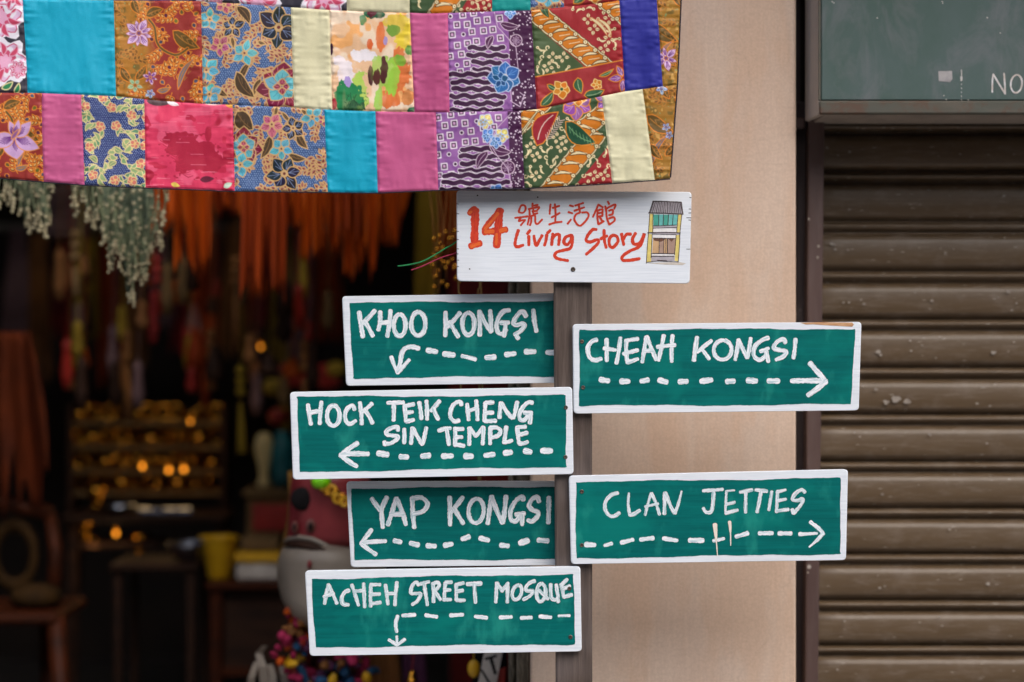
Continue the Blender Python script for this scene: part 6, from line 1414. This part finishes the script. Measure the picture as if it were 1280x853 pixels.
def quadbox(pts, d, th, mat, name, parent, base=None):
    V = [P(x, y, d) for x, y in pts]+[tuple(np.add(P(x, y, d), (0, th, 0))) for x, y in pts]
    return obj(name, V, [(0, 3, 2, 1), (4, 5, 6, 7), (0, 1, 5, 4), (1, 2, 6, 5), (2, 3, 7, 6), (3, 0, 4, 7)], mat, parent, base=base)
quadbox([(606, 812), (630, 806), (618, 868), (594, 872)], 4.64, .004, MI['white'], 'card', card)
st = Strokes(4.6395, 70, .4); st.stroke([(607, 824), (620, 820)], 3.2); st.stroke([(614, 824), (619, 842)], 4.0); st.stroke([(602, 838), (613, 856)], 2.6); st.build('lettering', MI['black'], card)
tag(quadbox([(622, 838), (632, 834), (630, 872), (612, 872)], 4.652, .004, MI['red'], 'red_card', None, P(624, 850, 4.65)), 'red card tucked behind the white card', 'card')
x, y, z = P(592, 836, 4.64); b = MB(); b.ball((x, y, z), .016, 12, 8, (.8, .5, 1.2)); b.tube([(x, y, z+.018), (x, y, z+.2)], .0012, 5); tag(b.build('yellow_charm', MI['yellow'], smooth=True, base=(x, y, z)), 'yellow charm hanging left of the white card', 'charm')
def cord(label, pts, r_, mat, grp=None):
    q = [P(*p) for p in pts]; m_ = smooth3(q); b = MB(); b.tube(m_, r_, 6); tag(b.build('cord', mat, smooth=True, base=q[0]), label, 'cord', grp)
def smooth3(q):
    out = []
    for i in range(len(q)-1):
        p0 = Vector(q[max(i-1, 0)]); p1 = Vector(q[i]); p2 = Vector(q[i+1]); p3 = Vector(q[min(i+2, len(q)-1)])
        for k_ in range(6): t = k_/6; out.append(.5*((2*p1)+(p2-p0)*t+(2*p0-5*p1+4*p2-p3)*t*t+(3*p1-p0-3*p2+p3)*t**3))
    return out+[Vector(q[-1])]
cord('green cord sticking out left from behind the white sign', [(497, 333, 3.95), (512, 331, 3.96), (528, 327, 3.97), (545, 318, 3.99), (562, 308, 4.01), (590, 298, 4.03), (692, 300, 4.045)], .0013, mm('green_cord', (38, 128, 76), (28, 104, 60), scale=200, rough=.5))
cord('crimson cord sticking out left below the green cord', [(514, 338, 3.96), (528, 333, 3.97), (545, 325, 3.98), (562, 319, 4.0), (590, 314, 4.03), (692, 312, 4.048)], .0012, mm('crimson_cord', (150, 46, 74), (124, 34, 58), scale=200, rough=.5))
gc = mm('straw_cord', (156, 130, 84), (126, 100, 60), scale=200, rough=.6)
cord('straw coloured cord hanging between the white sign and KHOO KONGSI sign, left one', [(574, 250, 4.36), (576, 300, 4.36), (573, 360, 4.36), (576, 375, 4.36), (574, 440, 4.36), (577, 500, 4.36)], .0014, gc, 'straw cords')
cord('straw coloured cord hanging left of a close twin below the white sign', [(598, 250, 4.37), (600, 350, 4.37), (597.5, 372, 4.37), (599, 480, 4.37), (598, 620, 4.37)], .0013, gc, 'straw cords')
cord('straw coloured cord hanging right of a close twin below the white sign', [(602, 250, 4.37), (601, 350, 4.37), (601.5, 372, 4.37), (603, 480, 4.37), (600, 620, 4.37)], .0013, gc, 'straw cords')
# string of small gilt beads left of the white sign
root = thing('bead_string', 'cluster of dangling gilt bead strings left of the white sign', 'bead string', P(556, 300, 4.8)); r = random.Random(5)
b = MB()
for i in range(7):
    x = 540+i*5.2; ph = r.uniform(0, 6); pts = [P(x+3*math.sin(y/30+ph), y, 4.8) for y in range(150, 330+int(r.uniform(-20, 45)), 8)]; b.tube(pts, .0012, 4)
b.build('string', MI['brown'], root)
bmsh = MB(); bmsh.ball((0, 0, 0), .0052, 10, 8); o = bmsh.build('bead', MI['gold'], smooth=True); bd = o.data; bpy.data.objects.remove(o); base = Vector(root['_loc'])
for i in range(44):
    o = bpy.data.objects.new('bead', bd); sc.collection.objects.link(o); o.parent = root; t = r.random()
    o.location = Vector(P(r.uniform(540, 575), 288+75*t, 4.79+r.uniform(-.02, .02)))-base
for o_ in bpy.data.objects:
    if '_loc' in o_: del o_['_loc']
